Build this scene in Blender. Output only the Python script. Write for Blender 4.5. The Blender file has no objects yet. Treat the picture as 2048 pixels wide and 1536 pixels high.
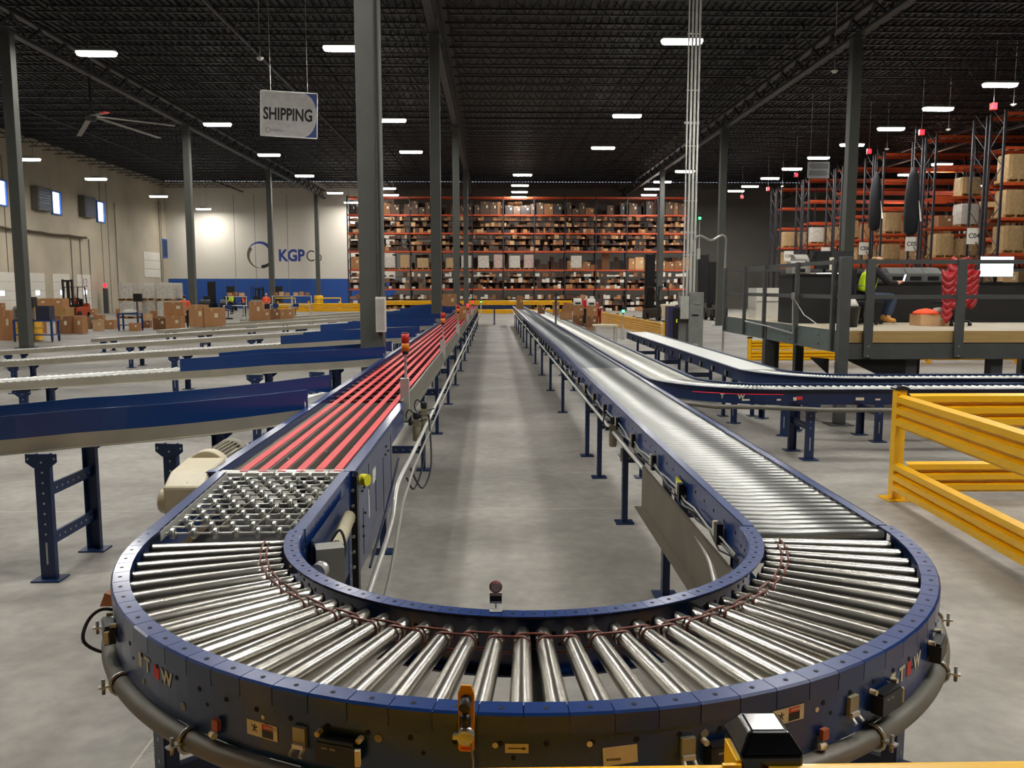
import bpy, math, random
from mathutils import Vector, Matrix
random.seed(7)
S = bpy.context.scene
COL = S.collection
PI = math.pi
# ------------------------------------------------------------------ camera
F = 1700.0; CAMH = 2.1
TH = math.atan(194 / F)
YAW = math.atan(39 / math.hypot(F, 194))
cd = bpy.data.cameras.new('camera'); cam = bpy.data.objects.new('camera', cd); COL.objects.link(cam)
cd.sensor_width = 36.0; cd.lens = 36.0 * F / 2048.0; cd.clip_start = 0.05; cd.clip_end = 400
cam.location = (0, 0, CAMH)
cam.rotation_euler = (PI / 2 - TH, 0, -YAW)
S.camera = cam
FWD = Vector((math.sin(YAW) * math.cos(TH), math.cos(YAW) * math.cos(TH), -math.sin(TH)))
RGT = Vector((math.cos(YAW), -math.sin(YAW), 0)); UPV = RGT.cross(FWD); CP = Vector((0, 0, CAMH))
def ray(x, y): return FWD + RGT * ((x - 1024) / F) - UPV * ((y - 768) / F)
def atz(x, y, z=0.0):
    d = ray(x, y); return CP + d * ((z - CAMH) / d.z)
def atx(x, y, X):
    d = ray(x, y); return CP + d * (X / d.x)
def aty(x, y, Y):
    d = ray(x, y); return CP + d * (Y / d.y)
# ------------------------------------------------------------------ world, exposure
w = bpy.data.worlds.new('world'); S.world = w; w.use_nodes = True
w.node_tree.nodes['Background'].inputs[0].default_value = (0.55, 0.65, 0.9, 1)
w.node_tree.nodes['Background'].inputs[1].default_value = 0.9
vs = S.view_settings
vs.view_transform = 'Standard'; vs.look = 'None'; vs.gamma = 1.0; vs.use_curve_mapping = False; vs.exposure = 1.44
LAMP = 85.0          # strength of every high bay lens
try:
    S.cycles.use_denoising = True; S.cycles.use_light_tree = True
    S.cycles.max_bounces = 7; S.cycles.diffuse_bounces = 4; S.cycles.glossy_bounces = 4
    S.cycles.sample_clamp_indirect = 6.0; S.cycles.caustics_reflective = False
except Exception: pass
# ------------------------------------------------------------------ materials
def lin(c):
    return tuple((v / 255 / 12.92) if v / 255 <= 0.04045 else ((v / 255 + 0.055) / 1.055) ** 2.4 for v in c)
MATS = {}
def mat(name, rgb, rough=0.5, metal=0.0, var=0.12, scale=6.0, bump=0.0, emit=0.0, coat=0.0, stretch=None, alpha=1.0, trans=0.0, spec=None):
    if name in MATS: return MATS[name]
    m = bpy.data.materials.new(name); m.use_nodes = True; MATS[name] = m
    nt = m.node_tree; N = nt.nodes; L = nt.links; b = N['Principled BSDF']
    c = lin(rgb)
    b.inputs['Roughness'].default_value = rough; b.inputs['Metallic'].default_value = metal
    b.inputs['Coat Weight'].default_value = coat; b.inputs['Coat Roughness'].default_value = 0.12
    if spec is not None: b.inputs['Specular IOR Level'].default_value = spec
    if trans: b.inputs['Transmission Weight'].default_value = trans
    if alpha < 1: b.inputs['Alpha'].default_value = alpha
    tc = N.new('ShaderNodeTexCoord'); src = tc.outputs['Object']
    if stretch:
        mp = N.new('ShaderNodeMapping'); mp.inputs['Scale'].default_value = stretch
        L.new(src, mp.inputs[0]); src = mp.outputs[0]
    nz = N.new('ShaderNodeTexNoise'); nz.inputs['Scale'].default_value = scale; nz.inputs['Detail'].default_value = 5
    L.new(src, nz.inputs['Vector'])
    rp = N.new('ShaderNodeValToRGB'); e = rp.color_ramp.elements
    e[0].position = 0.3; e[1].position = 0.72
    e[0].color = (*[v * (1 - var) for v in c], 1); e[1].color = (*[min(1, v * (1 + var)) for v in c], 1)
    L.new(nz.outputs[0], rp.inputs[0]); L.new(rp.outputs[0], b.inputs['Base Color'])
    if bump:
        bp = N.new('ShaderNodeBump'); bp.inputs['Strength'].default_value = bump; bp.inputs['Distance'].default_value = 0.01
        L.new(nz.outputs[0], bp.inputs['Height']); L.new(bp.outputs[0], b.inputs['Normal'])
    if emit:
        b.inputs['Emission Color'].default_value = (*c, 1); b.inputs['Emission Strength'].default_value = emit
    return m
blue = mat('blue_paint', (14, 50, 112), 0.3, 0, 0.1, 9, 0.03, coat=0.35)
navy = mat('navy_paint', (22, 44, 84), 0.42, 0, 0.12, 9)
guardblue = mat('guard_blue_paint', (22, 58, 116), 0.28, 0, 0.05, 2, coat=0.3)
steel = mat('brushed_roller_steel', (190, 187, 178), 0.27, 1.0, 0.04, 40)
zinc = mat('zinc_plate', (186, 187, 182), 0.34, 0.75, 0.1, 14)
galv = mat('galvanised_steel', (142, 140, 128), 0.45, 0.6, 0.14, 7, 0.03)
galvtan = mat('dull_zinc_side_rail', (178, 172, 156), 0.42, 0.45, 0.1, 3)
alu = mat('pale_aluminium', (205, 205, 200), 0.35, 0.5, 0.08, 8)
greyp = mat('grey_enamel', (132, 132, 126), 0.45, 0, 0.06, 4)
sidegrey = mat('slate_blue_panel', (92, 98, 122), 0.42, 0.1, 0.06, 3)
colgrey = mat('column_grey_paint', (78, 80, 76), 0.55, 0, 0.08, 2)
railgrey = mat('dark_grey_steel_paint', (74, 76, 76), 0.5, 0.1, 0.1, 5)
platgrey = mat('platform_green_grey', (92, 104, 102), 0.5, 0.1, 0.1, 5)
black = mat('black_plastic', (18, 18, 19), 0.4, 0, 0.2, 12)
gloss = mat('glossy_black_plastic', (12, 12, 13), 0.16, 0, 0.2, 12, coat=0.5)
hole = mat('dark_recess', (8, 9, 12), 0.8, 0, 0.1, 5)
rubber = mat('black_rubber', (24, 24, 24), 0.6, 0, 0.15, 9)
redbelt = mat('red_urethane_belt', (214, 62, 70), 0.5, 0, 0.06, 4)
bandred = mat('brown_red_urethane', (108, 52, 42), 0.4, 0, 0.12, 20)
yellow = mat('yellow_enamel', (243, 186, 8), 0.34, 0, 0.04, 3, coat=0.3)
orangepaint = mat('orange_rack_paint', (186, 72, 32), 0.5, 0, 0.12, 3)
rackdark = mat('dark_rack_upright_paint', (38, 38, 46), 0.5, 0, 0.15, 3)
card = mat('brown_cardboard', (172, 124, 82), 0.8, 0, 0.1, 3)
card2 = mat('dark_brown_cardboard', (134, 92, 60), 0.8, 0, 0.12, 3)
card3 = mat('pale_tan_cardboard', (196, 158, 116), 0.8, 0, 0.1, 3)
whitecard = mat('white_cardboard', (214, 210, 200), 0.7, 0, 0.06, 4)
wrap = mat('stretch_film', (170, 142, 104), 0.2, 0, 0.16, 7, 0.6)
wrapwhite = mat('white_stretch_film', (192, 187, 178), 0.25, 0, 0.16, 6, 0.6)
wood = mat('pallet_wood', (168, 128, 78), 0.8, 0, 0.2, 8, stretch=(1, 8, 8))
plywood = mat('plywood_edge', (170, 140, 88), 0.75, 0, 0.12, 2, stretch=(1, 6, 14))
cream = mat('cream_motor_paint', (206, 196, 168), 0.4, 0, 0.08, 6)
white = mat('white_paint', (222, 220, 212), 0.5, 0, 0.04, 3)
paper = mat('label_paper', (216, 208, 180), 0.6, 0, 0.06, 20)
redpaint = mat('red_plastic', (196, 36, 28), 0.4, 0, 0.08, 6)
amber = mat('amber_lens', (214, 120, 28), 0.3, 0, 0.08, 6)
ylabel = mat('yellow_label', (220, 214, 40), 0.5, 0, 0.05, 9)
orangeplastic = mat('sensor_yellow_plastic', (226, 158, 30), 0.4, 0, 0.06, 8)
redjacket = mat('red_quilted_nylon', (158, 22, 30), 0.42, 0, 0.14, 6, 0.15)
hivis = mat('fluorescent_yellow_cloth', (204, 240, 20), 0.7, 0, 0.06, 6)
hiviso = mat('fluorescent_orange_cloth', (255, 92, 50), 0.7, 0, 0.06, 6)
silver = mat('reflective_tape', (190, 194, 190), 0.35, 0.3, 0.06, 9)
denim = mat('blue_denim', (52, 68, 92), 0.8, 0, 0.15, 20)
darkcloth = mat('dark_cloth', (24, 24, 30), 0.85, 0, 0.15, 12)
tanboot = mat('tan_leather', (204, 146, 70), 0.6, 0, 0.1, 12)
skin = mat('skin', (206, 152, 122), 0.5, 0, 0.05, 9)
hairblond = mat('blond_hair', (176, 138, 84), 0.6, 0, 0.2, 30)
hairdark = mat('black_hair', (26, 20, 18), 0.6, 0, 0.2, 30)
deckmat = mat('roof_deck_paint', (40, 40, 43), 0.6, 0.1, 0.1, 1.0)
joistmat = mat('joist_grey_paint', (50, 50, 53), 0.5, 0.1, 0.1, 2)
def glow(name, rgb, s): return mat(name, rgb, 0.4, 0, 0.0, 2, emit=s)
lens = glow('lamp_lens', (255, 251, 243), LAMP)
lens_edge = glow('lamp_lens_edge', (255, 251, 243), 5.0)
screen = glow('lit_screen', (235, 242, 255), 4.0)
redglow = glow('red_beacon_glow', (255, 24, 44), 1.6)
greenglow = glow('green_beacon_glow', (60, 255, 110), 2.2)
dayglass = glow('daylit_glass', (205, 225, 255), 1.3)
# concrete floor
def floor_mat():
    m = bpy.data.materials.new('sealed_concrete'); m.use_nodes = True; nt = m.node_tree; N = nt.nodes; L = nt.links; b = N['Principled BSDF']
    tc = N.new('ShaderNodeTexCoord')
    n1 = N.new('ShaderNodeTexNoise'); n1.inputs['Scale'].default_value = 0.55; n1.inputs['Detail'].default_value = 9; n1.inputs['Roughness'].default_value = 0.62
    mp = N.new('ShaderNodeMapping'); mp.inputs['Scale'].default_value = (1.0, 1.1, 1); L.new(tc.outputs['Object'], mp.inputs[0]); L.new(mp.outputs[0], n1.inputs[0])
    n2 = N.new('ShaderNodeTexNoise'); n2.inputs['Scale'].default_value = 9; n2.inputs['Detail'].default_value = 6; L.new(tc.outputs['Object'], n2.inputs[0])
    r1 = N.new('ShaderNodeValToRGB'); e = r1.color_ramp.elements; e[0].position = 0.28; e[1].position = 0.75
    e[0].color = (*lin((104, 101, 96)), 1); e[1].color = (*lin((186, 183, 176)), 1); L.new(n1.outputs[0], r1.inputs[0])
    r2 = N.new('ShaderNodeValToRGB'); e = r2.color_ramp.elements; e[0].position = 0.3; e[1].position = 0.8
    e[0].color = (0.8, 0.8, 0.8, 1); e[1].color = (1.08, 1.07, 1.05, 1); L.new(n2.outputs[0], r2.inputs[0])
    mx = N.new('ShaderNodeMixRGB'); mx.blend_type = 'MULTIPLY'; mx.inputs[0].default_value = 1; L.new(r1.outputs[0], mx.inputs[1]); L.new(r2.outputs[0], mx.inputs[2])
    sp = N.new('ShaderNodeSeparateXYZ'); L.new(tc.outputs['Object'], sp.inputs[0])
    def joint(sock, off, per, wd):
        a = N.new('ShaderNodeMath'); a.operation = 'ADD'; a.inputs[1].default_value = -off + 100 * per; L.new(sock, a.inputs[0])
        d = N.new('ShaderNodeMath'); d.operation = 'MODULO'; d.inputs[1].default_value = per; L.new(a.outputs[0], d.inputs[0])
        c = N.new('ShaderNodeMath'); c.operation = 'LESS_THAN'; c.inputs[1].default_value = wd; L.new(d.outputs[0], c.inputs[0]); return c.outputs[0]
    j1 = joint(sp.outputs[1], 7.9, 8.35, 0.014); j2 = joint(sp.outputs[0], 5.9, 7.5, 0.012)
    mxx = N.new('ShaderNodeMath'); mxx.operation = 'MAXIMUM'; L.new(j1, mxx.inputs[0]); L.new(j2, mxx.inputs[1])
    m2 = N.new('ShaderNodeMixRGB'); m2.inputs[2].default_value = (*lin((196, 190, 178)), 1)
    fac = N.new('ShaderNodeMath'); fac.operation = 'MULTIPLY'; fac.inputs[1].default_value = 0.6; L.new(mxx.outputs[0], fac.inputs[0])
    L.new(fac.outputs[0], m2.inputs[0]); L.new(mx.outputs[0], m2.inputs[1]); L.new(m2.outputs[0], b.inputs['Base Color'])
    r3 = N.new('ShaderNodeMapRange'); r3.inputs['To Min'].default_value = 0.38; r3.inputs['To Max'].default_value = 0.62; L.new(n1.outputs[0], r3.inputs[0]); L.new(r3.outputs[0], b.inputs['Roughness'])
    b.inputs['Specular IOR Level'].default_value = 0.35
    return m
concrete = floor_mat()
wallconc = mat('tilt_up_concrete', (188, 178, 158), 0.85, 0, 0.16, 0.35, 0.1)
wallwhite = mat('painted_white_wall', (216, 211, 200), 0.75, 0, 0.03, 0.4)
wallblue = mat('painted_blue_wall', (36, 82, 160), 0.7, 0, 0.06, 0.5)
wallgrey = mat('bare_grey_wall', (104, 102, 97), 0.85, 0, 0.1, 0.4)
doorwhite = mat('dock_door_white', (226, 222, 212), 0.4, 0, 0.03, 1)
# ------------------------------------------------------------------ mesh builder
class MB:
    def __init__(s): s.v = []; s.f = []; s.mi = []; s.sm = []; s.cur = 0
    def _add(s, vs, fs, smooth=False):
        o = len(s.v); s.v += [tuple(p) for p in vs]
        for f in fs: s.f.append(tuple(i + o for i in f)); s.mi.append(s.cur); s.sm.append(smooth)
    def m(s, i): s.cur = i; return s
    def box(s, c, d, rz=0.0, rx=0.0, ry=0.0):
        x, y, z = [k / 2 for k in d]; M = Matrix.Translation(c)
        if rz or rx or ry: M = M @ Matrix.Rotation(rz, 4, 'Z') @ Matrix.Rotation(ry, 4, 'Y') @ Matrix.Rotation(rx, 4, 'X')
        vs = [M @ Vector((a * x, b * y, e * z)) for a in (-1, 1) for b in (-1, 1) for e in (-1, 1)]
        s._add(vs, [(0, 1, 3, 2), (4, 6, 7, 5), (0, 4, 5, 1), (2, 3, 7, 6), (0, 2, 6, 4), (1, 5, 7, 3)]); return s
    def bb(s, x0, x1, y0, y1, z0, z1): return s.box(((x0 + x1) / 2, (y0 + y1) / 2, (z0 + z1) / 2), (abs(x1 - x0), abs(y1 - y0), abs(z1 - z0)))
    def bar(s, p0, p1, wd, ht, up=(0, 0, 1)):
        p0, p1 = Vector(p0), Vector(p1); d = (p1 - p0).normalized(); u = Vector(up)
        sd = d.cross(u)
        if sd.length < 1e-5: sd = d.cross(Vector((0, 1, 0)))
        sd.normalize(); u = sd.cross(d).normalized()
        vs = [p + sd * a * wd / 2 + u * b * ht / 2 for p in (p0, p1) for a, b in ((-1, -1), (1, -1), (1, 1), (-1, 1))]
        s._add(vs, [(0, 1, 2, 3), (7, 6, 5, 4), (0, 4, 5, 1), (1, 5, 6, 2), (2, 6, 7, 3), (3, 7, 4, 0)]); return s
    def tube(s, pts, r, n=8, closed=False, caps=True):
        pts = [Vector(p) for p in pts]; k = len(pts); rr = r if isinstance(r, (list, tuple)) else [r] * k
        vs = []; pu = None
        for i, p in enumerate(pts):
            a = pts[i - 1] if (i > 0 or closed) else p; b = pts[(i + 1) % k] if (i < k - 1 or closed) else p
            d = (b - a).normalized()
            if pu is None: pu = Vector((0, 0, 1)) if abs(d.z) < 0.9 else Vector((1, 0, 0))
            sd = d.cross(pu)
            if sd.length < 1e-6: sd = d.orthogonal()
            sd.normalize(); pu = sd.cross(d).normalized()
            for j in range(n):
                t = 2 * PI * j / n; vs.append(p + (sd * math.cos(t) + pu * math.sin(t)) * rr[i])
        fs = []
        for i in range(k if closed else k - 1):
            i2 = (i + 1) % k
            for j in range(n):
                j2 = (j + 1) % n; fs.append((i * n + j, i2 * n + j, i2 * n + j2, i * n + j2))
        s._add(vs, fs, True)
        if caps and not closed:
            o = len(s.v) - len(vs)
            for f in (tuple(range(n))[::-1], tuple(range((k - 1) * n, k * n))):
                s.f.append(tuple(i + o for i in f)); s.mi.append(s.cur); s.sm.append(False)
        return s
    def cyl(s, p0, p1, r0, r1=None, n=14): return s.tube([p0, p1], [r0, r1 if r1 is not None else r0], n)
    def lathe(s, prof, n=16, c=(0, 0, 0), M=None):          # (r, z) about z
        vs = []; k = len(prof); M = M or Matrix.Identity(4); c = Vector(c)
        for r, z in prof:
            for j in range(n):
                t = 2 * PI * j / n; vs.append(M @ Vector((r * math.cos(t), r * math.sin(t), z)) + c)
        fs = [(i * n + j, i * n + (j + 1) % n, (i + 1) * n + (j + 1) % n, (i + 1) * n + j) for i in range(k - 1) for j in range(n)]
        s._add(vs, fs, True); o = len(s.v) - len(vs)
        for f in (tuple(range(n))[::-1], tuple(range((k - 1) * n, k * n))):
            s.f.append(tuple(i + o for i in f)); s.mi.append(s.cur); s.sm.append(False)
        return s
    def ext(s, poly, vec):                                  # extrude polygon of 3d points
        poly = [Vector(p) for p in poly]; vec = Vector(vec); n = len(poly)
        vs = poly + [p + vec for p in poly]
        s._add(vs, [tuple(range(n))[::-1], tuple(range(n, 2 * n))] + [(i, (i + 1) % n, n + (i + 1) % n, n + i) for i in range(n)]); return s
    def sweep(s, prof, path, smooth=False):                 # prof (u across-right, v up) along a level path, open ends capped
        path = [Vector(p) for p in path]; k = len(path); n = len(prof); vs = []
        for i, p in enumerate(path):
            d = (path[min(i + 1, k - 1)] - path[max(i - 1, 0)]); d.z = 0; d.normalize(); rt = Vector((d.y, -d.x, 0))
            for u, v in prof: vs.append(p + rt * u + Vector((0, 0, v)))
        fs = [(i * n + j, i * n + (j + 1) % n, (i + 1) * n + (j + 1) % n, (i + 1) * n + j) for i in range(k - 1) for j in range(n)]
        fs += [tuple(range(n))[::-1], tuple(range((k - 1) * n, k * n))]
        s._add(vs, fs, smooth); return s
    def mesh(s, name, mats):
        me = bpy.data.meshes.new(name); me.from_pydata(s.v, [], s.f)
        for mm in (mats if isinstance(mats, (list, tuple)) else [mats]): me.materials.append(mm)
        me.polygons.foreach_set('material_index', s.mi); me.polygons.foreach_set('use_smooth', s.sm); me.update()
        return me
    def put(s, name, mats, parent=None, label=None, bev=0, loc=None, rz=0):
        return place(name, s.mesh(name, mats), parent, label, bev, loc, rz)
def sm(pts, n=5):
    P = [Vector(p) for p in pts]; out = []
    for i in range(len(P) - 1):
        a, b, c, d = P[max(i - 1, 0)], P[i], P[i + 1], P[min(i + 2, len(P) - 1)]
        for k in range(n): t = k / n; out.append(0.5 * ((2 * b) + (c - a) * t + (2 * a - 5 * b + 4 * c - d) * t * t + (3 * b - a - 3 * c + d) * t ** 3))
    return out + [P[-1]]
def place(name, me, parent=None, label=None, bev=0, loc=None, rz=0):
    o = bpy.data.objects.new(name, me); COL.objects.link(o)
    if parent is not None:
        o.parent = parent
        if loc is None: o.matrix_parent_inverse = parent_world(parent).inverted()
    if loc is not None: o.location = loc
    if rz: o.rotation_euler.z = rz
    if label: o['label'] = label
    if bev:
        b = o.modifiers.new('bevel', 'BEVEL'); b.width = bev; b.segments = 2; b.limit_method = 'ANGLE'
    return o
def parent_world(o):
    M = Matrix.Translation(o.location) @ o.rotation_euler.to_matrix().to_4x4()
    if o.parent: M = parent_world(o.parent) @ o.matrix_parent_inverse @ M
    return M
def tag(o, label=None, cat=None, group=None, kind=None):
    if label: o['label'] = label
    if cat: o['category'] = cat
    if group: o['group'] = group
    if kind: o['kind'] = kind
    return o
def thing(name, label, cat, loc=(0, 0, 0), rz=0, group=None):
    o = bpy.data.objects.new(name, None); COL.objects.link(o); o.location = loc; o.rotation_euler = (0, 0, rz); o.empty_display_size = 0.1
    return tag(o, label, cat, group)
def dup(o, loc=None, rz=None, label=None, group=None, parent=None):
    c = o.copy(); COL.objects.link(c)
    if parent is not None: c.parent = parent
    if loc is not None: c.location = loc
    if rz is not None: c.rotation_euler = (0, 0, rz)
    if label: c['label'] = label
    if group: c['group'] = group
    for ch in [k for k in KIDS.get(o.name, list(o.children))]: dup(ch, parent=c)
    return c
KIDS = {}
def struct(o): o['kind'] = 'structure'; return o
def text(name, body, size, loc, rot, m, parent=None, bold=0.0, ext=0.002, align='CENTER', sx=1.0):
    c = bpy.data.curves.new(name, 'FONT'); c.body = body; c.size = size; c.extrude = ext; c.offset = bold; c.align_x = align; c.align_y = 'CENTER'; c.resolution_u = 3
    t = bpy.data.objects.new(name + '_outline', c); COL.objects.link(t)
    bpy.context.view_layer.update()
    me = bpy.data.meshes.new_from_object(t.evaluated_get(bpy.context.evaluated_depsgraph_get()))
    bpy.data.objects.remove(t); me.materials.clear(); me.materials.append(m); me.name = name
    o = bpy.data.objects.new(name, me); COL.objects.link(o); o.location = loc; o.rotation_euler = rot; o.scale = (sx, 1, 1)
    if parent is not None: o.parent = parent; o.matrix_parent_inverse = parent_world(parent).inverted()
    return o
# ------------------------------------------------------------------ building shell
WX, WXR, WY, CEIL = -31.5, 46.0, 84.0, 12.2
struct(MB().bb(WX - 0.3, WXR, -14, WY + 0.3, -0.3, 0).put('floor', concrete))
mb = MB()
mb.bb(WX - 0.3, WXR, -14, WY + 0.3, CEIL + 0.06, CEIL + 0.3)
x = WX                                                       # ribs of the metal deck
while x < WXR: mb.bb(x, x + 0.14, -14, WY, CEIL, CEIL + 0.06); x += 0.3
struct(mb.put('ceiling', deckmat))
struct(MB().bb(WX - 0.3, WX, -14, WY + 0.3, 0, CEIL).put('wall_left', wallconc))
struct(MB().bb(-9.5, WXR, WY, WY + 0.3, 0, CEIL).put('wall_back', wallgrey))
mb = MB().bb(WX, -9.5, WY, WY + 0.3, 2.9, CEIL).m(1).bb(WX, -9.5, WY, WY + 0.3, 0, 2.9).m(2)
for px in (470, 511, 545, 576, 388): X = aty(px, 500, WY).x; mb.bb(X - 0.02, X + 0.02, WY - 0.004, WY, 0.1, 11)
struct(mb.put('wall_painted', [wallwhite, wallblue, wallgrey]))
struct(MB().bb(WXR, WXR + 0.3, -14, WY + 0.3, 0, CEIL).put('wall_right', wallgrey))
struct(MB().bb(WX - 0.3, WXR, -14.3, -14, 0, CEIL).put('wall_front', wallgrey))
# panel joints, dock doors, dock windows on the left wall
mb = MB()
for px in (14, 205, 218, 322, 335): Yp = atx(px, 500, WX).y; mb.bb(WX, WX + 0.01, Yp - 0.03, Yp + 0.03, 0, 10.5)
struct(mb.put('trim_1', hole))
for i, (a, b) in enumerate(((-30, 34), (58, 90), (106, 140), (155, 184))):
    y0, y1 = atx(a, 590, WX).y, atx(b, 590, WX).y
    d = MB()
    for k in range(5): d.bb(WX, WX + 0.05, y0, y1, 0.02 + k * 0.61, 0.61 + k * 0.61)
    o = struct(d.put('door_%d' % (i + 1), doorwhite, bev=0.01))
    MB().bb(WX + 0.05, WX + 0.07, (y0 + y1) / 2 - 0.25, (y0 + y1) / 2 + 0.25, 1.55, 1.85).m(0).put('door_window', dayglass, o)
    if i == 3: text('door_number', '12', 0.9, (WX + 0.06, (y0 + y1) / 2, 2.4), (PI / 2, 0, PI / 2), greyp, o)
for i, (px, py) in enumerate(((-1, 385), (110, 406), (199, 424))):
    q_ = atx(px, py, WX); Yw = q_.y; z = q_.z
    fr = MB(); hw, hh = 0.55, 0.75
    fr.bb(WX, WX + 0.14, Yw - hw - 0.1, Yw - hw, z - hh - 0.1, z + hh + 0.1).bb(WX, WX + 0.14, Yw + hw, Yw + hw + 0.14, z - hh - 0.1, z + hh + 0.1)
    fr.bb(WX, WX + 0.14, Yw - hw, Yw + hw, z + hh, z + hh + 0.1).bb(WX, WX + 0.14, Yw - hw, Yw + hw, z - hh - 0.1, z - hh)
    o = struct(fr.put('window_%d' % (i + 1), mat('blue_window_frame', (36, 96, 190), 0.4)))
    MB().bb(WX + 0.01, WX + 0.03, Yw - hw, Yw + hw, z - hh, z + hh).put('pane', dayglass, o)
q_ = atx(329, 497, WX); Yw = q_.y; z = q_.z
struct(MB().bb(WX, WX + 0.1, Yw - 0.5, Yw + 0.5, z - 0.9, z + 0.9).m(1).bb(WX + 0.1, WX + 0.11, Yw - 0.38, Yw + 0.38, z - 0.78, z + 0.78).put('window_4', [mat('blue_window_frame', (36, 96, 190)), navy]))
Ya, Yb = atx(287, 530, WX).y, atx(319, 530, WX).y
mb = MB()
for k in range(3): mb.bb(WX, WX + 0.06, Ya, Yb, 3.0 + k * 0.78, 3.73 + k * 0.78)
struct(mb.put('door_5', doorwhite))
# ventilation louvres on the left wall
for i, (px, py) in enumerate(((75, 398), (168, 414))):
    q_ = atx(px, py, WX); Yw = q_.y; z = q_.z
    t = thing('wall_louvre', ['dark square wall louvre between the first two high windows', 'dark square wall louvre beside the last high window'][i], 'vent', (WX, Yw, z - 0.8), group='wall louvres')
    MB().bb(WX, WX + 0.5, Yw - 0.9, Yw + 0.9, z - 0.8, z + 0.8).put('hood', mat('louvre_grey', (96, 92, 84), 0.6), t)
    g = MB()
    for k in range(8): g.bb(WX + 0.5, WX + 0.53, Yw - 0.8, Yw + 0.8, z - 0.7 + k * 0.18, z - 0.6 + k * 0.18)
    g.put('slat_grille', mat('louvre_blue', (54, 72, 110), 0.4, 0.3), t)
# horizontal cable tray of the dock leveller
pts = []
for i in range(40):
    Yc = 30 + i * (67.0 - 30) / 39; pts.append((WX + 0.25, Yc, 5.85 + random.uniform(-0.05, 0.05)))
tag(MB().tube(pts, 0.09, 6).put('dock_hose_bundle', mat('rusty_hose', (82, 70, 54), 0.8)), 'long ragged dark hose bundle strung along the dock wall', 'hose bundle')
for i, (px, py, zt) in enumerate(((140, 480, 5.8), (158, 480, 5.8), (176, 480, 5.8), (232, 500, 9.0))):
    q_ = atx(px, py, WX); tag(MB().tube([(WX + 0.06, q_.y, 0.0), (WX + 0.06, q_.y, zt)], 0.035, 6).put('wall_conduit', greyp), 'thin grey conduit running up the dock wall, %s' % ['left of the last dock door', 'over the last dock door', 'right of the last dock door', 'near the ladder'][i], 'conduit', 'dock wall conduits')
Yl = atx(318, 480, WX).y; t = thing('wall_ladder', 'tall narrow steel access ladder on the dock wall near the corner', 'ladder', (WX + 0.2, Yl, 0))
for dy in (-0.25, 0.25): MB().bb(WX + 0.15, WX + 0.2, Yl + dy - 0.02, Yl + dy + 0.02, 2.6, 10.2).bb(WX, WX + 0.15, Yl + dy - 0.02, Yl + dy + 0.02, 9.9, 9.95).put('stile', galv, t)
m = MB()
for k in range(24): m.bb(WX + 0.16, WX + 0.19, Yl - 0.25, Yl + 0.25, 2.8 + 0.3 * k, 2.83 + 0.3 * k)
m.put('rungs', galv, t)
for i, px in enumerate((148, 156)):
    q_ = atx(px, 600, WX + 1.2); tag(MB().lathe([(0.14, 0), (0.14, 1.1), (0.08, 1.18)], 12, (WX + 1.2, q_.y, 0)).put('bollard', yellow), 'yellow bollard before the dock doors, %s' % ['nearer', 'farther'][i], 'bollard', 'dock bollards')
q_ = atx(212, 600, WX + 0.6); t = thing('dock_control_post', 'dark dock control post with a round red light by the last door', 'control post', (WX + 0.6, q_.y, 0))
MB().bb(WX + 0.45, WX + 0.75, q_.y - 0.15, q_.y + 0.15, 0, 2.0).put('post', railgrey, t); MB().lathe([(0.13, -0.05), (0.15, 0.0), (0.13, 0.05)], 14, (WX + 0.62, q_.y - 0.1, 2.25), Matrix.Rotation(PI / 2, 4, 'X')).bb(WX + 0.58, WX + 0.66, q_.y - 0.08, q_.y, 2.0, 2.2).put('red_light', redglow, t)
# ------------------------------------------------------------------ columns
cols = []
for X, names in ((-16.2, 'left bay row'), (-1.95, 'row beside the red belt sorter'), (12.45, 'row by the mezzanine')):
    for k, Y in enumerate((13.3, 29.9, 46.6, 63.3, 80.0)):
        if X > 0 and k in (0, 4): continue
        if X < -10 and k == 0: continue
        cols.append((X, Y, k, names))
ords = ['nearest', 'second', 'third', 'fourth', 'farthest']
for X, Y, k, nm in cols:
    X = -1.86 if (X > -3 and X < 0 and k == 0) else X
    t = thing('steel_column', 'grey square steel column, %s in the %s' % (ords[k] if X > -10 and X < 0 else ords[k - 1], nm), 'column', (X, Y, 0), group='building columns')
    MB().bb(-0.175, 0.175, -0.175, 0.175, 0.02, 10.5).put('shaft', colgrey, t, bev=0.02, loc=(0, 0, 0))
    MB().bb(-0.28, 0.28, -0.28, 0.28, 0, 0.02).put('base_plate', railgrey, t, loc=(0, 0, 0))
    MB().bb(-0.22, 0.22, -0.3, 0.3, 10.5, 10.54).put('cap_plate', railgrey, t, loc=(0, 0, 0))
# yellow bollard sleeve round one far column
tag(MB().lathe([(0.42, 0), (0.42, 1.25), (0.36, 1.32), (0.2, 1.32)], 20, (-16.2, 80, 0)).m(1).lathe([(0.425, 0.42), (0.425, 0.46)], 20, (-16.2, 80, 0)).lathe([(0.425, 0.9), (0.425, 0.94)], 20, (-16.2, 80, 0)).put('column_guard', [yellow, black]), 'round yellow column protector sleeve by the blue wall', 'column guard')
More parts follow.
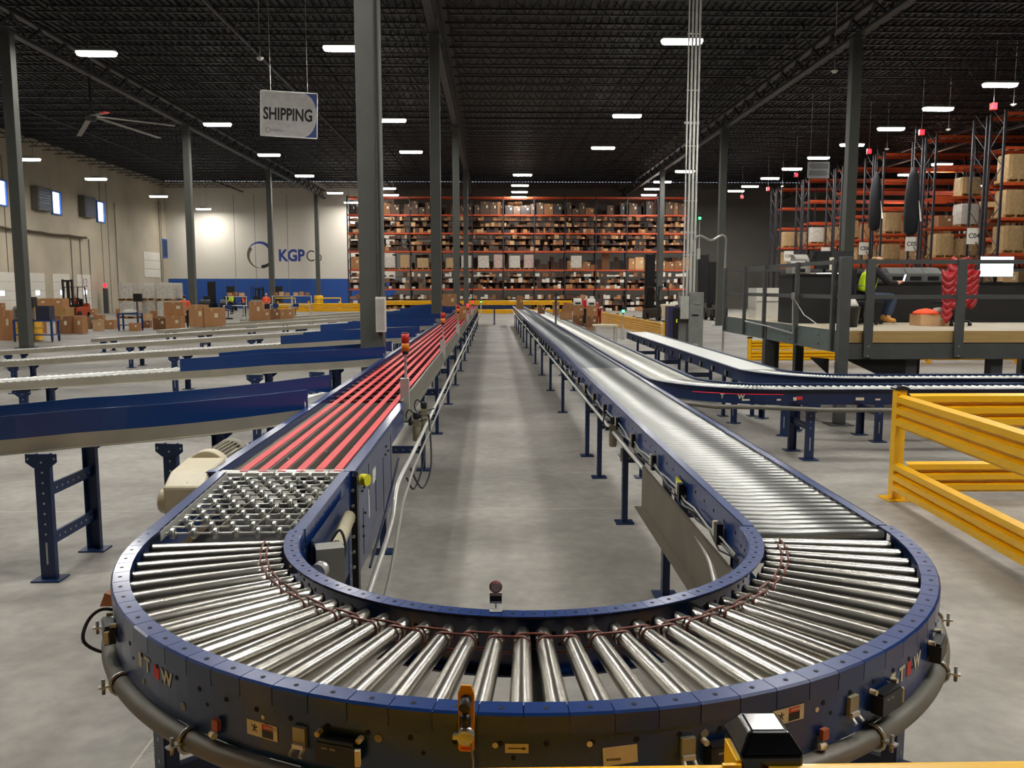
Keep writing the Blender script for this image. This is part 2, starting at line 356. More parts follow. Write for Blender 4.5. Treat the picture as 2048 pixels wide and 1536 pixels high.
# ------------------------------------------------------------------ roof steel
def girder(x):
    m = MB(); z0, z1 = 10.54, 11.35
    m.bb(x - 0.14, x + 0.14, -12, WY, z0, z0 + 0.11).bb(x - 0.12, x + 0.12, -12, WY, z1 - 0.1, z1)
    y = -12.0; up = True
    while y < WY - 0.9:
        m.bar((x, y, z0 + 0.1 if up else z1 - 0.1), (x, y + 0.9, z1 - 0.1 if up else z0 + 0.1), 0.07, 0.07); y += 0.9; up = not up
    return m
for i, x in enumerate((-16.2, -1.95, 12.45, 28.0)):
    tag(girder(x).put('joist_girder', joistmat), 'long roof girder truss ' + ['over the left bay columns', 'over the columns beside the red belt sorter', 'over the columns by the mezzanine', 'over the pallet racks'][i], 'roof girder', 'roof girders')
def joist_mesh(wd):
    m = MB(); z0, z1 = -0.75, 0.0; n = int(wd / 0.6)
    m.bb(0.15, wd - 0.15, -0.05, 0.05, z1 - 0.06, z1).bb(0.5, wd - 0.5, -0.04, 0.04, z0, z0 + 0.05)
    st = (wd - 0.6) / n
    for i in range(n):
        xa = 0.3 + i * st; m.bar((xa, 0, z1 - 0.03 if i % 2 == 0 else z0 + 0.03), (xa + st, 0, z0 + 0.03 if i % 2 == 0 else z1 - 0.03), 0.03, 0.03)
    return m.mesh('roof_joist', joistmat)
bays = [(-31.5, -16.2), (-16.2, -1.95), (-1.95, 12.45), (12.45, 28.0), (28.0, 46.0)]
jm = [joist_mesh(b - a) for a, b in bays]
bn = ['over the dock bay at the left', 'over the spur conveyors', 'over the centre aisle', 'over the mezzanine bay', 'over the pallet racks']
k = 0; y = 9.0
while y < 83.5:
    for i, (a, b) in enumerate(bays):
        if b < -0.62 * y - 3 or a > 0.66 * y + 3: continue
        o = place('roof_joist', jm[i], loc=(a, y, CEIL)); tag(o, 'dark open web steel roof joist ' + bn[i], 'roof joist', 'roof joists ' + bn[i])
    y += 1.67
for x, z, r, l in ((-9.2, 11.2, 0.06, 'grey sprinkler main under the roof over the spur conveyors'), (-24.0, 11.2, 0.06, 'grey sprinkler main under the roof over the dock bay')):
    tag(MB().tube([(x, 0, z), (x, WY, z)], r, 8).put('sprinkler_pipe', joistmat), l, 'pipe')
# ------------------------------------------------------------------ high bay lamps
hm = MB()
hm.box((0, 0, 0.07), (1.32, 0.44, 0.06)).box((0, 0, 0.13), (0.5, 0.2, 0.08)); hm = hm.mesh('housing', greyp)
n = 10; lp = []
for sx, a0 in ((1, -PI / 2), (-1, PI / 2)):
    for i in range(n + 1):
        t = a0 + PI * i / n; lp.append((sx * 0.56 + 0.14 * math.cos(t), 0.21 * math.sin(t), 0))
lm = MB().m(1).ext(lp, (0, 0, 0.04)).ext([(x * 0.96, y * 0.92, -0.06) for x, y, z in lp], (0, 0, 0.06)).m(0)
lm._add([(x * 0.94, y * 0.88, -0.062) for x, y, z in lp], [tuple(range(len(lp)))[::-1]]); lm = lm.mesh('lens', [lens, lens_edge])
HG = {}
def hanger(Z):
    k = round(12.28 - Z, 2)
    if k not in HG: HG[k] = MB().tube([(-0.3, 0, 0.15), (-0.3, 0, k)], 0.006, 4).tube([(0.3, 0, 0.15), (0.3, 0, k)], 0.006, 4).mesh('hanger', joistmat)
    return HG[k]
def lamp(X, Y, Z, row):
    t = thing('high_bay_lamp', 'white oblong high bay lamp lit in the row ' + row, 'lamp', (X, Y, Z), group='high bay lamps in the row ' + row)
    place('housing', hm, t, loc=(0, 0, 0)); place('lens', lm, t, loc=(0, 0, 0)); place('hanger', hanger(Z), t, loc=(0, 0, 0))
LZ = 10.2
rows = {
 'left of the centre aisle': [(687, 97), (784, 241), (822, 304), (775, 377), (782, 390)],
 'over the spur conveyors': [(193, 107), (435, 249), (538, 310), (609, 352), (670, 386)],
 'right of the centre aisle': [(1364, 83), (1254, 232), (1206, 296)],
 'down the middle before the far racks': [(1045, 350), (1040, 371), (1039, 384), (1037, 394)],
 'beyond the mezzanine': [(1370, 343), (1325, 364), (1305, 378), (1298, 390)],
 'along the ends of the right racks': [(2000, 170), (1876, 218), (1782, 258), (1704, 290), (1637, 316), (1584, 338), (1540, 357), (1500, 373), (1472, 382)],
 'between the right pallet racks': [(1884, 329), (1815, 350), (2046, 307), (1946, 372)],
}
for r, L_ in rows.items():
    for px, py in L_:
        p = atz(px, py, LZ); lamp(p.x, p.y, LZ, r)
for px, py in ((55, 319), (192, 358), (317, 393)):
    p = atz(px, py, 9.1); lamp(p.x, p.y, 9.1, 'along the dock wall')
for px, py, Y in ((407, 418, 81.8), (703, 405, 81.8)):
    p = aty(px, py, Y); lamp(p.x, p.y, p.z, 'close to the painted wall')
for X in (-13.7, -4.9, 6.4):
    for Y in ((17.5,) if X < -10 else (17.5, 10.5, 3.5)):
        lamp(X if X < 6 or Y > 5 else 3.8, Y if X > 0 or Y > 5 else 6.5, LZ, {-13.7: 'over the spur conveyors', -4.9: 'left of the centre aisle', 6.4: 'right of the centre aisle'}[X])  # unseen lamps; the closer ones added and shifted to brighten the near floor
for X, Y, Z in ((-25.8, 37, 9.1), (-25.8, 27, 9.1), (-25.8, 15, 9.1), (14.5, 17.5, LZ), (12.5, 9, LZ), (11.0, 2, LZ), (7.5, 1.2, LZ), (-11.5, 6.0, LZ), (20.4, 28, LZ)):  # out of view; those nearest the camera added to light the near floor
    lamp(X, Y, Z, 'along the dock wall' if X < 0 else 'out of view beside the mezzanine')  # the lamp over the spurs here is added, not of the wall row
# ------------------------------------------------------------------ conveyor legs
LEG = {}
def leg_mesh(h, wd=0.085, t_w=0.0):
    k = (round(h, 3), wd, t_w)
    if k in LEG: return LEG[k]
    m = MB(); m.bb(-wd / 2, wd / 2, -0.003, 0.003, 0.012, h); m.bb(-wd / 2, -wd / 2 + 0.005, 0, 0.045, 0.012, h); m.bb(wd / 2 - 0.005, wd / 2, 0, 0.045, 0.012, h)
    m.bb(-wd * 0.95, wd * 0.95, -0.06, 0.1, 0, 0.012)
    if t_w: m.ext([(-t_w / 2, -0.008, h), (t_w / 2, -0.008, h), (t_w / 2, -0.008, h - 0.06), (wd * 0.55, -0.008, h - 0.1), (-wd * 0.55, -0.008, h - 0.1), (-t_w / 2, -0.008, h - 0.06)], (0, 0.005, 0))
    m.m(1); z = h - 0.06
    while z > 0.34: m.cyl((0, -0.0105 if z > h - 0.1 else -0.0045, z), (0, -0.002, z), 0.008, n=8); z -= 0.075
    m.box((0, -0.004, 0.2), (0.012, 0.003, 0.16))
    if t_w:
        for sx in (-1, 1): m.cyl((sx * t_w * 0.42, -0.0105, h - 0.035), (sx * t_w * 0.42, -0.008, h - 0.035), 0.008, n=8)
    LEG[k] = m.mesh('leg', [navy, zinc]); return LEG[k]
def support(parent, pa, pb, h, rz, wd=0.085, t_w=0.0, braces=1):
    """two legs at pa and pb (floor points), outer faces turned away from each other, and a perforated crossbar"""
    place('leg', leg_mesh(h, wd, t_w), parent, loc=Vector(pa) - parent.location, rz=rz)
    place('leg', leg_mesh(h, wd, t_w), parent, loc=Vector(pb) - parent.location, rz=rz + PI)
    for b in range(braces):
        z = h - 0.28 - b * 0.36
        if z < 0.1: continue
        m = MB(); a = Vector(pa) + Vector((0, 0, z)); c = Vector(pb) + Vector((0, 0, z)); m.bar(a, c, 0.02, 0.085)
        m.m(1); d = c - a; nrm = Vector((d.y, -d.x, 0)).normalized()
        for i in range(1, 9): p = a + d * i / 9; m.bar(p + nrm * 0.0125, p - nrm * 0.0125, 0.014, 0.014)
        m.put('crossbar', [navy, zinc], parent)
# ------------------------------------------------------------------ 180 degree roller curve
CX, CY, ZR = 0.13, 3.60, 1.06
RI, RO = 0.945, 1.625
cv = thing('curve_conveyor', 'blue half-circle roller conveyor curve with shining tapered steel rollers nearest the camera', 'conveyor', (CX, CY, 0))
def arc(r, a0, a1, n, z=0.0): return [(CX + r * math.cos(a0 + (a1 - a0) * i / n), CY + r * math.sin(a0 + (a1 - a0) * i / n), z) for i in range(n + 1)]
A0, A1 = PI, 2 * PI
def rail(rout, rin, side, name):
    m = MB(); n = 45
    web = rout - 0.006 if side > 0 else rin + 0.006
    # web and bottom lip
    m.sweep([(-0.003, -0.205), (0.003, -0.205), (0.003, -0.004), (-0.003, -0.004)], [Vector(p) + Vector((0, 0, ZR)) for p in arc(web, A0, A1, 90)])
    lipc = web - side * 0.025
    m.sweep([(-0.025, -0.205), (0.025, -0.205), (0.025, -0.199), (-0.025, -0.199)], [Vector(p) + Vector((0, 0, ZR)) for p in arc(lipc, A0, A1, 90)])
    m.m(1).sweep([(-0.028, -0.011), (0.028, -0.011), (0.028, -0.0065), (-0.028, -0.0065)], [Vector(p) + Vector((0, 0, ZR)) for p in arc((rout + rin) / 2, A0, A1, 90)]).m(0)  # near-black backing added so the flange slits look shaded
    for i in range(n):                                     # slotted flange, one bent tab per roller pitch
        a = A0 + PI * (i + 0.012) / n; b = A0 + PI * (i + 0.988) / n
        P = lambda r, t, z: (CX + r * math.cos(t), CY + r * math.sin(t), ZR + z)
        ro = rout if side > 0 else rin; ri = rin if side > 0 else rout
        prof = [(ro, -0.055), (ro, -0.006), (ro - side * 0.006, 0), (ri, 0), (ri, -0.005), (ro - side * 0.005, -0.006), (ro - side * 0.0045, -0.055)]
        vs = [P(r, a, z) for r, z in prof] + [P(r, b, z) for r, z in prof]; q = len(prof)
        fs = [(j, (j + 1) % q, q + (j + 1) % q, q + j) for j in range(q)] + [tuple(range(q))[::-1], tuple(range(q, 2 * q))]
        m._add(vs, fs)
        t = (a + b) / 2; rm = (rout + rin) / 2; m.m(1)
        c = Vector(P(rm, t, 0.0)); m.cyl(c - Vector((0, 0, 0.001)), c + Vector((0, 0, 0.0008)), 0.007, n=8)
        c = Vector(P(web, t, -0.078)); nr = Vector((math.cos(t), math.sin(t), 0)); m.cyl(c - nr * 0.0045, c + nr * 0.0045, 0.0075, n=8)
        if i % 2: c = Vector(P(web, t + 0.02, -0.115)); m.cyl(c - nr * 0.004, c + nr * 0.004, 0.006, n=6)
        m.m(0)
    return m.put(name, [blue, hole], cv)
rail(RO, RO - 0.062, 1, 'outer_rail')
rail(RI + 0.062, RI, -1, 'inner_rail')
# rollers
prof = [(0.0, 0.01), (0.003, 0.019), (0.010, 0.0245), (0.022, 0.0262), (0.058, 0.0264), (0.062, 0.0225), (0.067, 0.0225), (0.071, 0.0266), (0.082, 0.0268), (0.086, 0.023), (0.091, 0.023), (0.095, 0.027), (0.108, 0.0274), (0.112, 0.028), (0.549, 0.0345), (0.553, 0.033), (0.556, 0.026), (0.556, 0.008)]
def roller_mesh(prof, x0):
    m = MB(); n = 20; vs = []
    for x, r in prof:
        for j in range(n): t = 2 * PI * j / n; vs.append((x0 + x, r * math.cos(t), -max(r, 0.0) + r * math.sin(t) if r > 0.018 else -0.02 + r * math.sin(t) - 0.002))
    k = len(prof); fs = [(i * n + j, i * n + (j + 1) % n, (i + 1) * n + (j + 1) % n, (i + 1) * n + j) for i in range(k - 1) for j in range(n)]
    m._add(vs, fs, True); m.f.append(tuple(range(n))[::-1]); m.mi.append(0); m.sm.append(False); m.f.append(tuple(range((k - 1) * n, k * n))); m.mi.append(0); m.sm.append(False)
    return m.mesh('roller', steel)
rm_ = roller_mesh(prof, RI + 0.064)
ZT = ZR - 0.028
angs = [1.5 * PI - math.radians(2.2 + 4.4 * i) for i in range(20)] + [1.5 * PI + math.radians(1.5 + 4.4 * i) for i in range(20)]
angs.sort()
for a in angs:
    place('roller', rm_, cv, loc=(0, 0, ZT), rz=a)
def band(c0, c1, off, r):
    """stadium loop round two roller grooves"""
    p0, p1 = Vector(c0), Vector(c1); d = (p1 - p0).normalized(); pts = []
    for i in range(9): t = PI / 2 + PI * i / 8; pts.append(p0 + d * r * math.cos(t) + Vector((0, 0, r * math.sin(t))))
    for i in range(9): t = -PI / 2 + PI * i / 8; pts.append(p1 + d * r * math.cos(t) + Vector((0, 0, r * math.sin(t))))
    return MB().tube(pts, 0.0042, 6, closed=True)
for i in range(len(angs) - 1):
    r = RI + 0.064 + (0.0645 if i % 2 else 0.0885)
    a, b = angs[i], angs[i + 1]
    band((CX + r * math.cos(a), CY + r * math.sin(a), ZT - 0.0255), (CX + r * math.cos(b), CY + r * math.sin(b), ZT - 0.0255), 0, 0.0255).put('drive_band', bandred, cv)
# under-frame spreaders and legs
for a in (-PI / 2, -PI * 0.28, -PI * 0.72):
    m = MB(); c, s_ = math.cos(a), math.sin(a)
    m.bar((CX + 0.96 * c, CY + 0.96 * s_, ZR - 0.14), (CX + 1.605 * c, CY + 1.605 * s_, ZR - 0.14), 0.06, 0.09); m.put('spreader', black, cv)
def curve_leg(a):
    c, s_ = math.cos(a), math.sin(a)
    for r, f in ((1.555, 1), (1.0, -1)):
        p = Vector((r * c, r * s_, 0)); place('leg', leg_mesh(0.86, 0.1, 0), cv, loc=p, rz=a + PI / 2 if f > 0 else a - PI / 2)
    MB().bar((CX + 0.98 * c, CY + 0.98 * s_, 0.5), (CX + 1.6 * c, CY + 1.6 * s_, 0.5), 0.03, 0.09).put('crossbar', navy, cv)
for a in (PI + 0.68, 2 * PI - 0.68): curve_leg(a)
# conduits round the outside with strut clamps
def arcz(r, z, a0, a1, n=40): return arc(r, a0, a1, n, z)
cd1 = MB().tube([Vector(p) for p in arcz(1.636, 0.826, PI + 0.02, PI + 1.32)], 0.03, 12).put('conduit', mat('matt_grey_conduit', (112, 110, 102), 0.5, 0.2), cv)
MB().tube([Vector(p) for p in arcz(1.58, 0.835, PI - 0.02, PI + 0.6)], 0.012, 8).put('conduit', MATS['matt_grey_conduit'], cv)
MB().tube([Vector(p) for p in arcz(1.636, 0.826, 2 * PI - 1.25, 2 * PI - 0.02)], 0.03, 12).put('conduit', MATS['matt_grey_conduit'], cv)
MB().tube([Vector(p) for p in arcz(1.58, 0.835, 2 * PI - 0.6, 2 * PI - 0.02)], 0.012, 8).put('conduit', alu, cv)
for a in (PI + 0.3, PI + 0.62, PI + 0.92, 2 * PI - 0.3, 2 * PI - 0.6, 2 * PI - 0.95):
    c, s_ = math.cos(a), math.sin(a); m = MB()
    tn = Vector((-s_, c, 0)); p = Vector((CX + 1.636 * c, CY + 1.636 * s_, 0.826)); o_ = Vector((c, s_, 0))
    m.tube([p + o_ * 0.036 * math.cos(t) + Vector((0, 0, 0.036 * math.sin(t))) for t in [2 * PI * i / 12 for i in range(12)]], 0.006, 6, closed=True)
    m.bar(p + o_ * 0.03 + Vector((0, 0, 0.005)), p + o_ * 0.07 + Vector((0, 0, 0.005)), 0.02, 0.006).cyl(p + o_ * 0.055 - Vector((0, 0, 0.02)), p + o_ * 0.055 + Vector((0, 0, 0.03)), 0.006, n=8)
    m.bar(p - o_ * 0.03, p - o_ * 0.12 + Vector((0, 0, 0.02)), 0.03, 0.006); m.put('pipe_clamp', zinc, cv)
MB().tube(sm([(-1.33, 2.99, 0.93), (-1.39, 2.95, 0.96), (-1.43, 2.92, 0.93), (-1.43, 2.88, 0.87), (-1.36, 2.88, 0.83), (-1.29, 2.86, 0.86)]), 0.006, 6).put('cable_loop', rubber, cv)
# wiring
def wire(rr, z, a0, a1, r, m, seed, amp=0.006):
    rnd = random.Random(seed); n = 36; pts = []
    for i in range(n + 1):
        a = a0 + (a1 - a0) * i / n; q = rr + rnd.uniform(-amp, amp) * 0.5
        pts.append((CX + q * math.cos(a), CY + q * math.sin(a), z + rnd.uniform(-amp, amp) + 0.012 * math.sin(i * 0.5 + seed)))
    return MB().tube(pts, r, 6).put('cable', m, cv)
cab = mat('dark_red_cable', (110, 44, 46), 0.5); cabv = mat('violet_cable', (92, 66, 88), 0.5)
wire(1.608, 0.885, PI + 0.62, PI + 1.35, 0.0035, cab, 1); wire(1.612, 0.878, PI + 0.55, PI + 1.35, 0.003, cab, 2); wire(1.61, 0.892, PI + 0.5, PI + 1.2, 0.0025, cabv, 3)
wire(1.612, 0.87, PI + 0.4, PI + 1.3, 0.005, rubber, 5)
wire(1.608, 0.885, 2 * PI - 1.15, 2 * PI - 0.2, 0.0035, cabv, 6); wire(1.612, 0.875, 2 * PI - 1.1, 2 * PI - 0.15, 0.003, cab, 7); wire(1.612, 0.91, 2 * PI - 0.75, 2 * PI - 0.12, 0.004, cabv, 8, 0.02)
# things screwed or stuck on the outer web
def onweb(a, z, dr=0.0):
    """local frame on the outer web: origin, tangent (to the viewer's right), outward"""
    r = RO - 0.003 + dr; return Vector((CX + r * math.cos(a), CY + r * math.sin(a), z)), Vector((-math.sin(a), math.cos(a), 0)), Vector((math.cos(a), math.sin(a), 0))
def plate(name, a, z, wd, ht, th, m, dr=0.0, tilt=0.0, parent=None):
    p, t, o_ = onweb(a, z, dr); u = Vector((0, 0, 1))
    if tilt: t, u = t * math.cos(tilt) + u * math.sin(tilt), u * math.cos(tilt) - t * math.sin(tilt)
    q = [p + t * sx * wd / 2 + u * sz * ht / 2 for sx, sz in ((-1, -1), (1, -1), (1, 1), (-1, 1))]
    return MB().ext(q, o_ * th).put(name, m, parent if parent is not None else cv)
def webtext(body, a, z, size, m, dr=0.005, bold=0.0, tilt=0.0, name='lettering', parent=None):
    p, t, o_ = onweb(a, z, dr); e = Matrix((t, Vector((0, 0, 1)), o_)).transposed().to_euler()
    return text(name, body, size, p, e, m, parent if parent is not None else cv, bold, 0.0004)
redink = mat('red_ink', (206, 44, 34), 0.5); blackink = mat('black_ink', (22, 22, 22), 0.6)
def module(a, z):
    p, t, o_ = onweb(a, z); m = MB()
    m.bar(p - t * 0.055 + o_ * 0.02, p + t * 0.055 + o_ * 0.02, 0.036, 0.055); m.bar(p - t * 0.05 + o_ * 0.02 + Vector((0, 0, 0.03)), p + t * 0.05 + o_ * 0.02 + Vector((0, 0, 0.03)), 0.028, 0.01)
    m.m(1)
    for s1 in (-1, 1): m.cyl(p + t * s1 * 0.058 + Vector((0, 0, 0.038)), p + t * s1 * 0.058 + o_ * 0.02 + Vector((0, 0, 0.038)), 0.008, n=8)
    m.bar(p + t * 0.062 + o_ * 0.03 - Vector((0, 0, 0.02)), p + t * 0.062 + o_ * 0.03 + Vector((0, 0, 0.022)), 0.014, 0.012)
    m.m(2)
    for q in (-0.035, -0.012): m.bar(p + t * q + o_ * 0.0385 + Vector((0, 0, 0.016)), p + t * (q + 0.016) + o_ * 0.0385 + Vector((0, 0, 0.016)), 0.001, 0.005)
    return m.put('control_module', [black, paper, greyp], cv)
for a, z in ((-PI / 2 - 0.326, 0.928), (-PI / 2 + 0.285, 0.922), (-PI / 2 + 0.654, 0.922), (PI + 0.5, 0.935), (-PI / 2 + 0.93, 0.93)): module(a, z)
def jbox(a, z):
    p, t, o_ = onweb(a, z); m = MB().bar(p - t * 0.019 + o_ * 0.006, p + t * 0.019 + o_ * 0.006, 0.012, 0.055)
    m.m(1)
    for s1 in (-1, 1): m.cyl(p + t * s1 * 0.013 + o_ * 0.008 - Vector((0, 0, 0.026)), p + t * s1 * 0.016 + o_ * 0.03 - Vector((0, 0, 0.042)), 0.006, n=8)
    m.bar(p - t * 0.017 + o_ * 0.014 - Vector((0, 0, 0.022)), p + t * 0.017 + o_ * 0.014 - Vector((0, 0, 0.022)), 0.01, 0.012)
    m.put('junction_box', [mat('pale_olive_plate', (152, 148, 124), 0.5, 0.2), alu], cv)
for a, z in ((-PI / 2 - 0.399, 0.94), (-PI / 2 + 0.222, 0.948), (-PI / 2 + 0.562, 0.946)): jbox(a, z)
def disc(a, z, r, m=None):
    p, t, o_ = onweb(a, z, 0.0); MB().cyl(p, p + o_ * 0.002, r, n=16).put('plug', m or greyp, cv)
for a, z, r in ((-PI / 2 - 0.262, 0.971, 0.011), (-PI / 2 - 0.68, 0.905, 0.013), (-PI / 2 - 0.833, 0.9, 0.009), (-PI / 2 - 0.078, 0.977, 0.0075), (-PI / 2 + 0.066, 0.978, 0.0075), (-PI / 2 + 0.252, 0.976, 0.011), (-PI / 2 + 0.474, 0.969, 0.007), (-PI / 2 - 0.475, 0.965, 0.006)): disc(a, z, r, paper if r < 0.009 else greyp)
def danger(a, z):
    L_ = plate('danger_label', a, z, 0.105, 0.042, 0.0012, paper)
    plate('danger_field', a + 0.0155, z - 0.007, 0.05, 0.022, 0.0016, black, parent=L_); plate('danger_band', a + 0.0155, z + 0.0115, 0.05, 0.014, 0.0016, redink, parent=L_)
    webtext('DANGER', a + 0.0185, z + 0.0115, 0.011, paper, 0.0022, 0.0002, parent=L_)
    p, t, o_ = onweb(a - 0.016, z + 0.002, 0.0014); m = MB(); u = Vector((0, 0, 1))
    for dx, dz in ((0.010, 0.004), (-0.010, 0.006), (0.007, -0.010), (-0.006, -0.011), (0.002, 0.011)): m.bar(p, p + t * dx + u * dz, 0.003, 0.0008, up=o_)
    m.put('falling_figure', blackink, L_)
danger(-PI / 2 - 0.478, 0.927); danger(-PI / 2 + 0.411, 0.978)
plate('arrow_label', -PI / 2 - 0.045, 0.97, 0.058, 0.024, 0.001, paper)
p, t, o_ = onweb(-PI / 2 - 0.045, 0.97, 0.001); m = MB().bar(p - t * 0.022, p + t * 0.016, 0.0025, 0.001, up=o_); m.ext([p + t * 0.014 + Vector((0, 0, 0.004)), p + t * 0.014 - Vector((0, 0, 0.004)), p + t * 0.024], o_ * 0.0008); m.put('arrow', blackink, cv)
plate('shipping_label', -PI / 2 + 0.114, 0.944, 0.088, 0.048, 0.001, paper, tilt=0.06)
m = MB(); p, t, o_ = onweb(-PI / 2 + 0.105, 0.934, 0.0012)
for i in range(14): m.bar(p + t * (i * 0.0026 - 0.02), p + t * (i * 0.0026 - 0.02 + (0.0012 if i % 3 else 0.0018)), 0.0008, 0.006)
m.put('barcode', blackink, cv)
# maker's lettering as it stands on the curve, both sides
pd_ = mat('pale_decal', (205, 205, 180), 0.5)
for blk, tt, gg, ww, z in ((-0.847, -0.810, -0.772, -0.732, 0.962), (0.700, 0.735, 0.770, 0.812, 0.95)):
    plate('logo_block', -PI / 2 + blk, z, 0.026, 0.044, 0.001, pd_)
    webtext('T', -PI / 2 + tt, z, 0.062, pd_, 0.0015, 0.0025)
    plate('logo_block', -PI / 2 + gg, z, 0.034, 0.042, 0.001, redink)
    webtext('W', -PI / 2 + ww, z, 0.06, pd_, 0.0015, 0.0025)
for a, z in ((-PI / 2 - 0.577, 0.906), (-PI / 2 + 0.486, 0.9)):
    p, t, o_ = onweb(a, z); MB().bar(p + o_ * 0.012 - t * 0.012, p + o_ * 0.012 + t * 0.012, 0.014, 0.03).m(1).cyl(p + o_ * 0.014 - t * 0.02 - Vector((0, 0, 0.03)), p + o_ * 0.02 - Vector((0, 0, 0.03)), 0.01, n=8).put('plug_connector', [mat('terracotta_plastic', (170, 92, 62), 0.5), paper], cv)
# photo eye on yellow bracket, standing over the outer rail
pe = thing('photo_eye', 'yellow bracket photo eye with black lens clipped over the near rail of the roller curve', 'sensor', (CX - 0.14, CY - 1.62, 0.9))
p, t, o_ = onweb(-PI / 2 - 0.121, 1.012); u = Vector((0, 0, 1))
MB().ext([p + o_ * 0.006 + t * dx + u * dz for dx, dz in ((-0.016, -0.048), (0.016, -0.048), (0.02, -0.042), (0.02, 0.102), (0.012, 0.122), (-0.012, 0.122), (-0.02, 0.102), (-0.02, -0.042))], o_ * 0.006).put('bracket', orangeplastic, pe)
MB().cyl(p + o_ * 0.012 + u * 0.085, p + o_ * 0.04 + u * 0.078, 0.014).lathe([(0.0145, 0), (0.0145, 0.02), (0.009, 0.03)], 12, p + o_ * 0.03 + u * 0.03).put('sensor_head', black, pe)
MB().cyl(p + o_ * 0.012 + u * 0.0, p + o_ * 0.035 - u * 0.002, 0.02).bar(p + o_ * 0.03 - t * 0.03, p + o_ * 0.03 + t * 0.022, 0.012, 0.012).put('clamp', zinc, pe)
MB().tube([p + o_ * 0.03 + t * 0.012, p + o_ * 0.036 + t * 0.02 - u * 0.06, p + o_ * 0.03 + t * 0.018 - u * 0.14, p + o_ * 0.03 + t * 0.016 - u * 0.26], 0.003, 6).put('cord', greyp, pe)
MB().bar(p + o_ * 0.0125 - t * 0.011 - u * 0.02, p + o_ * 0.0125 - t * 0.006 - u * 0.02, 0.001, 0.02).bar(p + o_ * 0.0125 - t * 0.014 - u * 0.04, p + o_ * 0.0125 + t * 0.012 - u * 0.04, 0.001, 0.006).put('print', redink, pe)
# round reflector on the inner rail
RFX = CX - 0.122
rf = thing('reflector', 'round red rimmed reflector on a bracket at the inner rail of the roller curve', 'reflector', (CX - 0.055, CY - RI + 0.03, ZR))
bx, by = CX - 0.122, CY - RI + 0.012
MB().lathe([(0.019, 0), (0.021, 0.002), (0.021, 0.006), (0.017, 0.009)], 20, (bx, by, ZR + 0.075), Matrix.Rotation(PI / 2, 4, 'X')).put('rim', mat('dull_red_rim', (140, 62, 56), 0.5), rf)
MB().lathe([(0.016, 0), (0.016, 0.003)], 20, (bx, by - 0.008, ZR + 0.075), Matrix.Rotation(PI / 2, 4, 'X')).put('glass', mat('reflector_glass', (236, 220, 212), 0.5, 0.0, 0.3, 90), rf)
MB().bb(bx - 0.02, bx + 0.02, by - 0.004, by + 0.004, ZR + 0.018, ZR + 0.054).m(1).bb(bx - 0.019, bx + 0.019, by - 0.0055, by - 0.004, ZR + 0.026, ZR + 0.044).m(0).bb(bx - 0.02, bx + 0.02, by - 0.035, by + 0.004, ZR - 0.0, ZR + 0.003).bb(bx - 0.003, bx + 0.003, by - 0.003, by + 0.003, ZR, ZR + 0.02).put('bracket', [alu, black], rf)
# ------------------------------------------------------------------ skate wheel section
SX0, SX1, SY0, SY1 = -1.488, -0.815, 3.60, 4.78
sk = thing('skate_wheel_conveyor', 'short blue conveyor section of staggered steel skate wheels between the red belts and the curve', 'conveyor', ((SX0 + SX1) / 2, 4.15, 0))
for xa, xb, nm in ((SX0, SX0 - 0.075, 'side_rail'), (SX1, SX1, 'side_rail')):
    m = MB(); s1 = -1 if xa < -1 else 1
    m.ext([(xa, SY0, ZR - 0.2), (xa, SY0, ZR), (xb, SY1, ZR), (xb, SY1, ZR - 0.2)], (s1 * 0.004, 0, 0))
    m.ext([(xa, SY0, ZR - 0.004), (xa - s1 * 0.05, SY0, ZR - 0.004), (xb - s1 * 0.05, SY1, ZR - 0.004), (xb, SY1, ZR - 0.004)], (0, 0, 0.004))
    m.put(nm, blue, sk)
    MB().ext([(xa - s1 * 0.055, SY0, ZR - 0.05), (xa - s1 * 0.055, SY0, ZR - 0.008), (xb - s1 * 0.055, SY1, ZR - 0.008), (xb - s1 * 0.055, SY1, ZR - 0.05)], (s1 * 0.003, 0, 0)).put('wheel_channel', alu, sk)
wm = MB().lathe([(0.006, -0.0085), (0.022, -0.0085), (0.0245, -0.006), (0.0245, 0.006), (0.022, 0.0085), (0.006, 0.0085)], 18, M=Matrix.Rotation(PI / 2, 4, 'Y')); wm.sm = [False] * len(wm.sm)
wm = wm.m(1).cyl((-0.02, 0, 0), (0.011, 0, 0), 0.009, n=8).mesh('wheel', [zinc, alu])
sm_ = MB().cyl((-0.042, 0, 0), (0.042, 0, 0), 0.0035, n=6).mesh('spacer', alu)
for r in range(12):
    y = SY0 + 0.07 + r * 0.1; xs = SX0 + 0.085 + (0.05 if r % 2 else 0.0) - 0.06 * (y - SY0) / (SY1 - SY0)
    MB().cyl((SX0 - 0.045, y, ZR - 0.036), (SX1 + 0.005, y, ZR - 0.036), 0.0052, n=8).put('axle', alu, sk)
    x = xs
    while x < SX1 - 0.07:
        place('wheel', wm, sk, loc=(x - sk.location.x, y - sk.location.y, ZR - 0.036)); x += 0.0935
for i in range(4):
    a = Vector((-1.36 + i * 0.155, SY0 + 0.05, ZR - 0.01)); MB().tube([a, a + Vector((-0.0, 0.62, -0.006)), a + Vector((-0.05, 1.2, 0))], 0.0018, 5).put('cord', mat('khaki_cord', (130, 128, 104), 0.7), sk)
MB().bb(SX0 + 0.01, SX1 - 0.01, 3.9, 3.96, 0.80, 0.86).put('spreader', navy, sk); MB().bb(SX0 + 0.01, SX1 - 0.01, 4.5, 4.56, 0.80, 0.86).put('spreader', navy, sk)
MB().bb(SX0 + 0.02, SX1 - 0.01, 3.98, SY1, 0.862, 0.868).put('dark_backing', hole, sk)  # added near-black sheet, painting the shade below the wheels
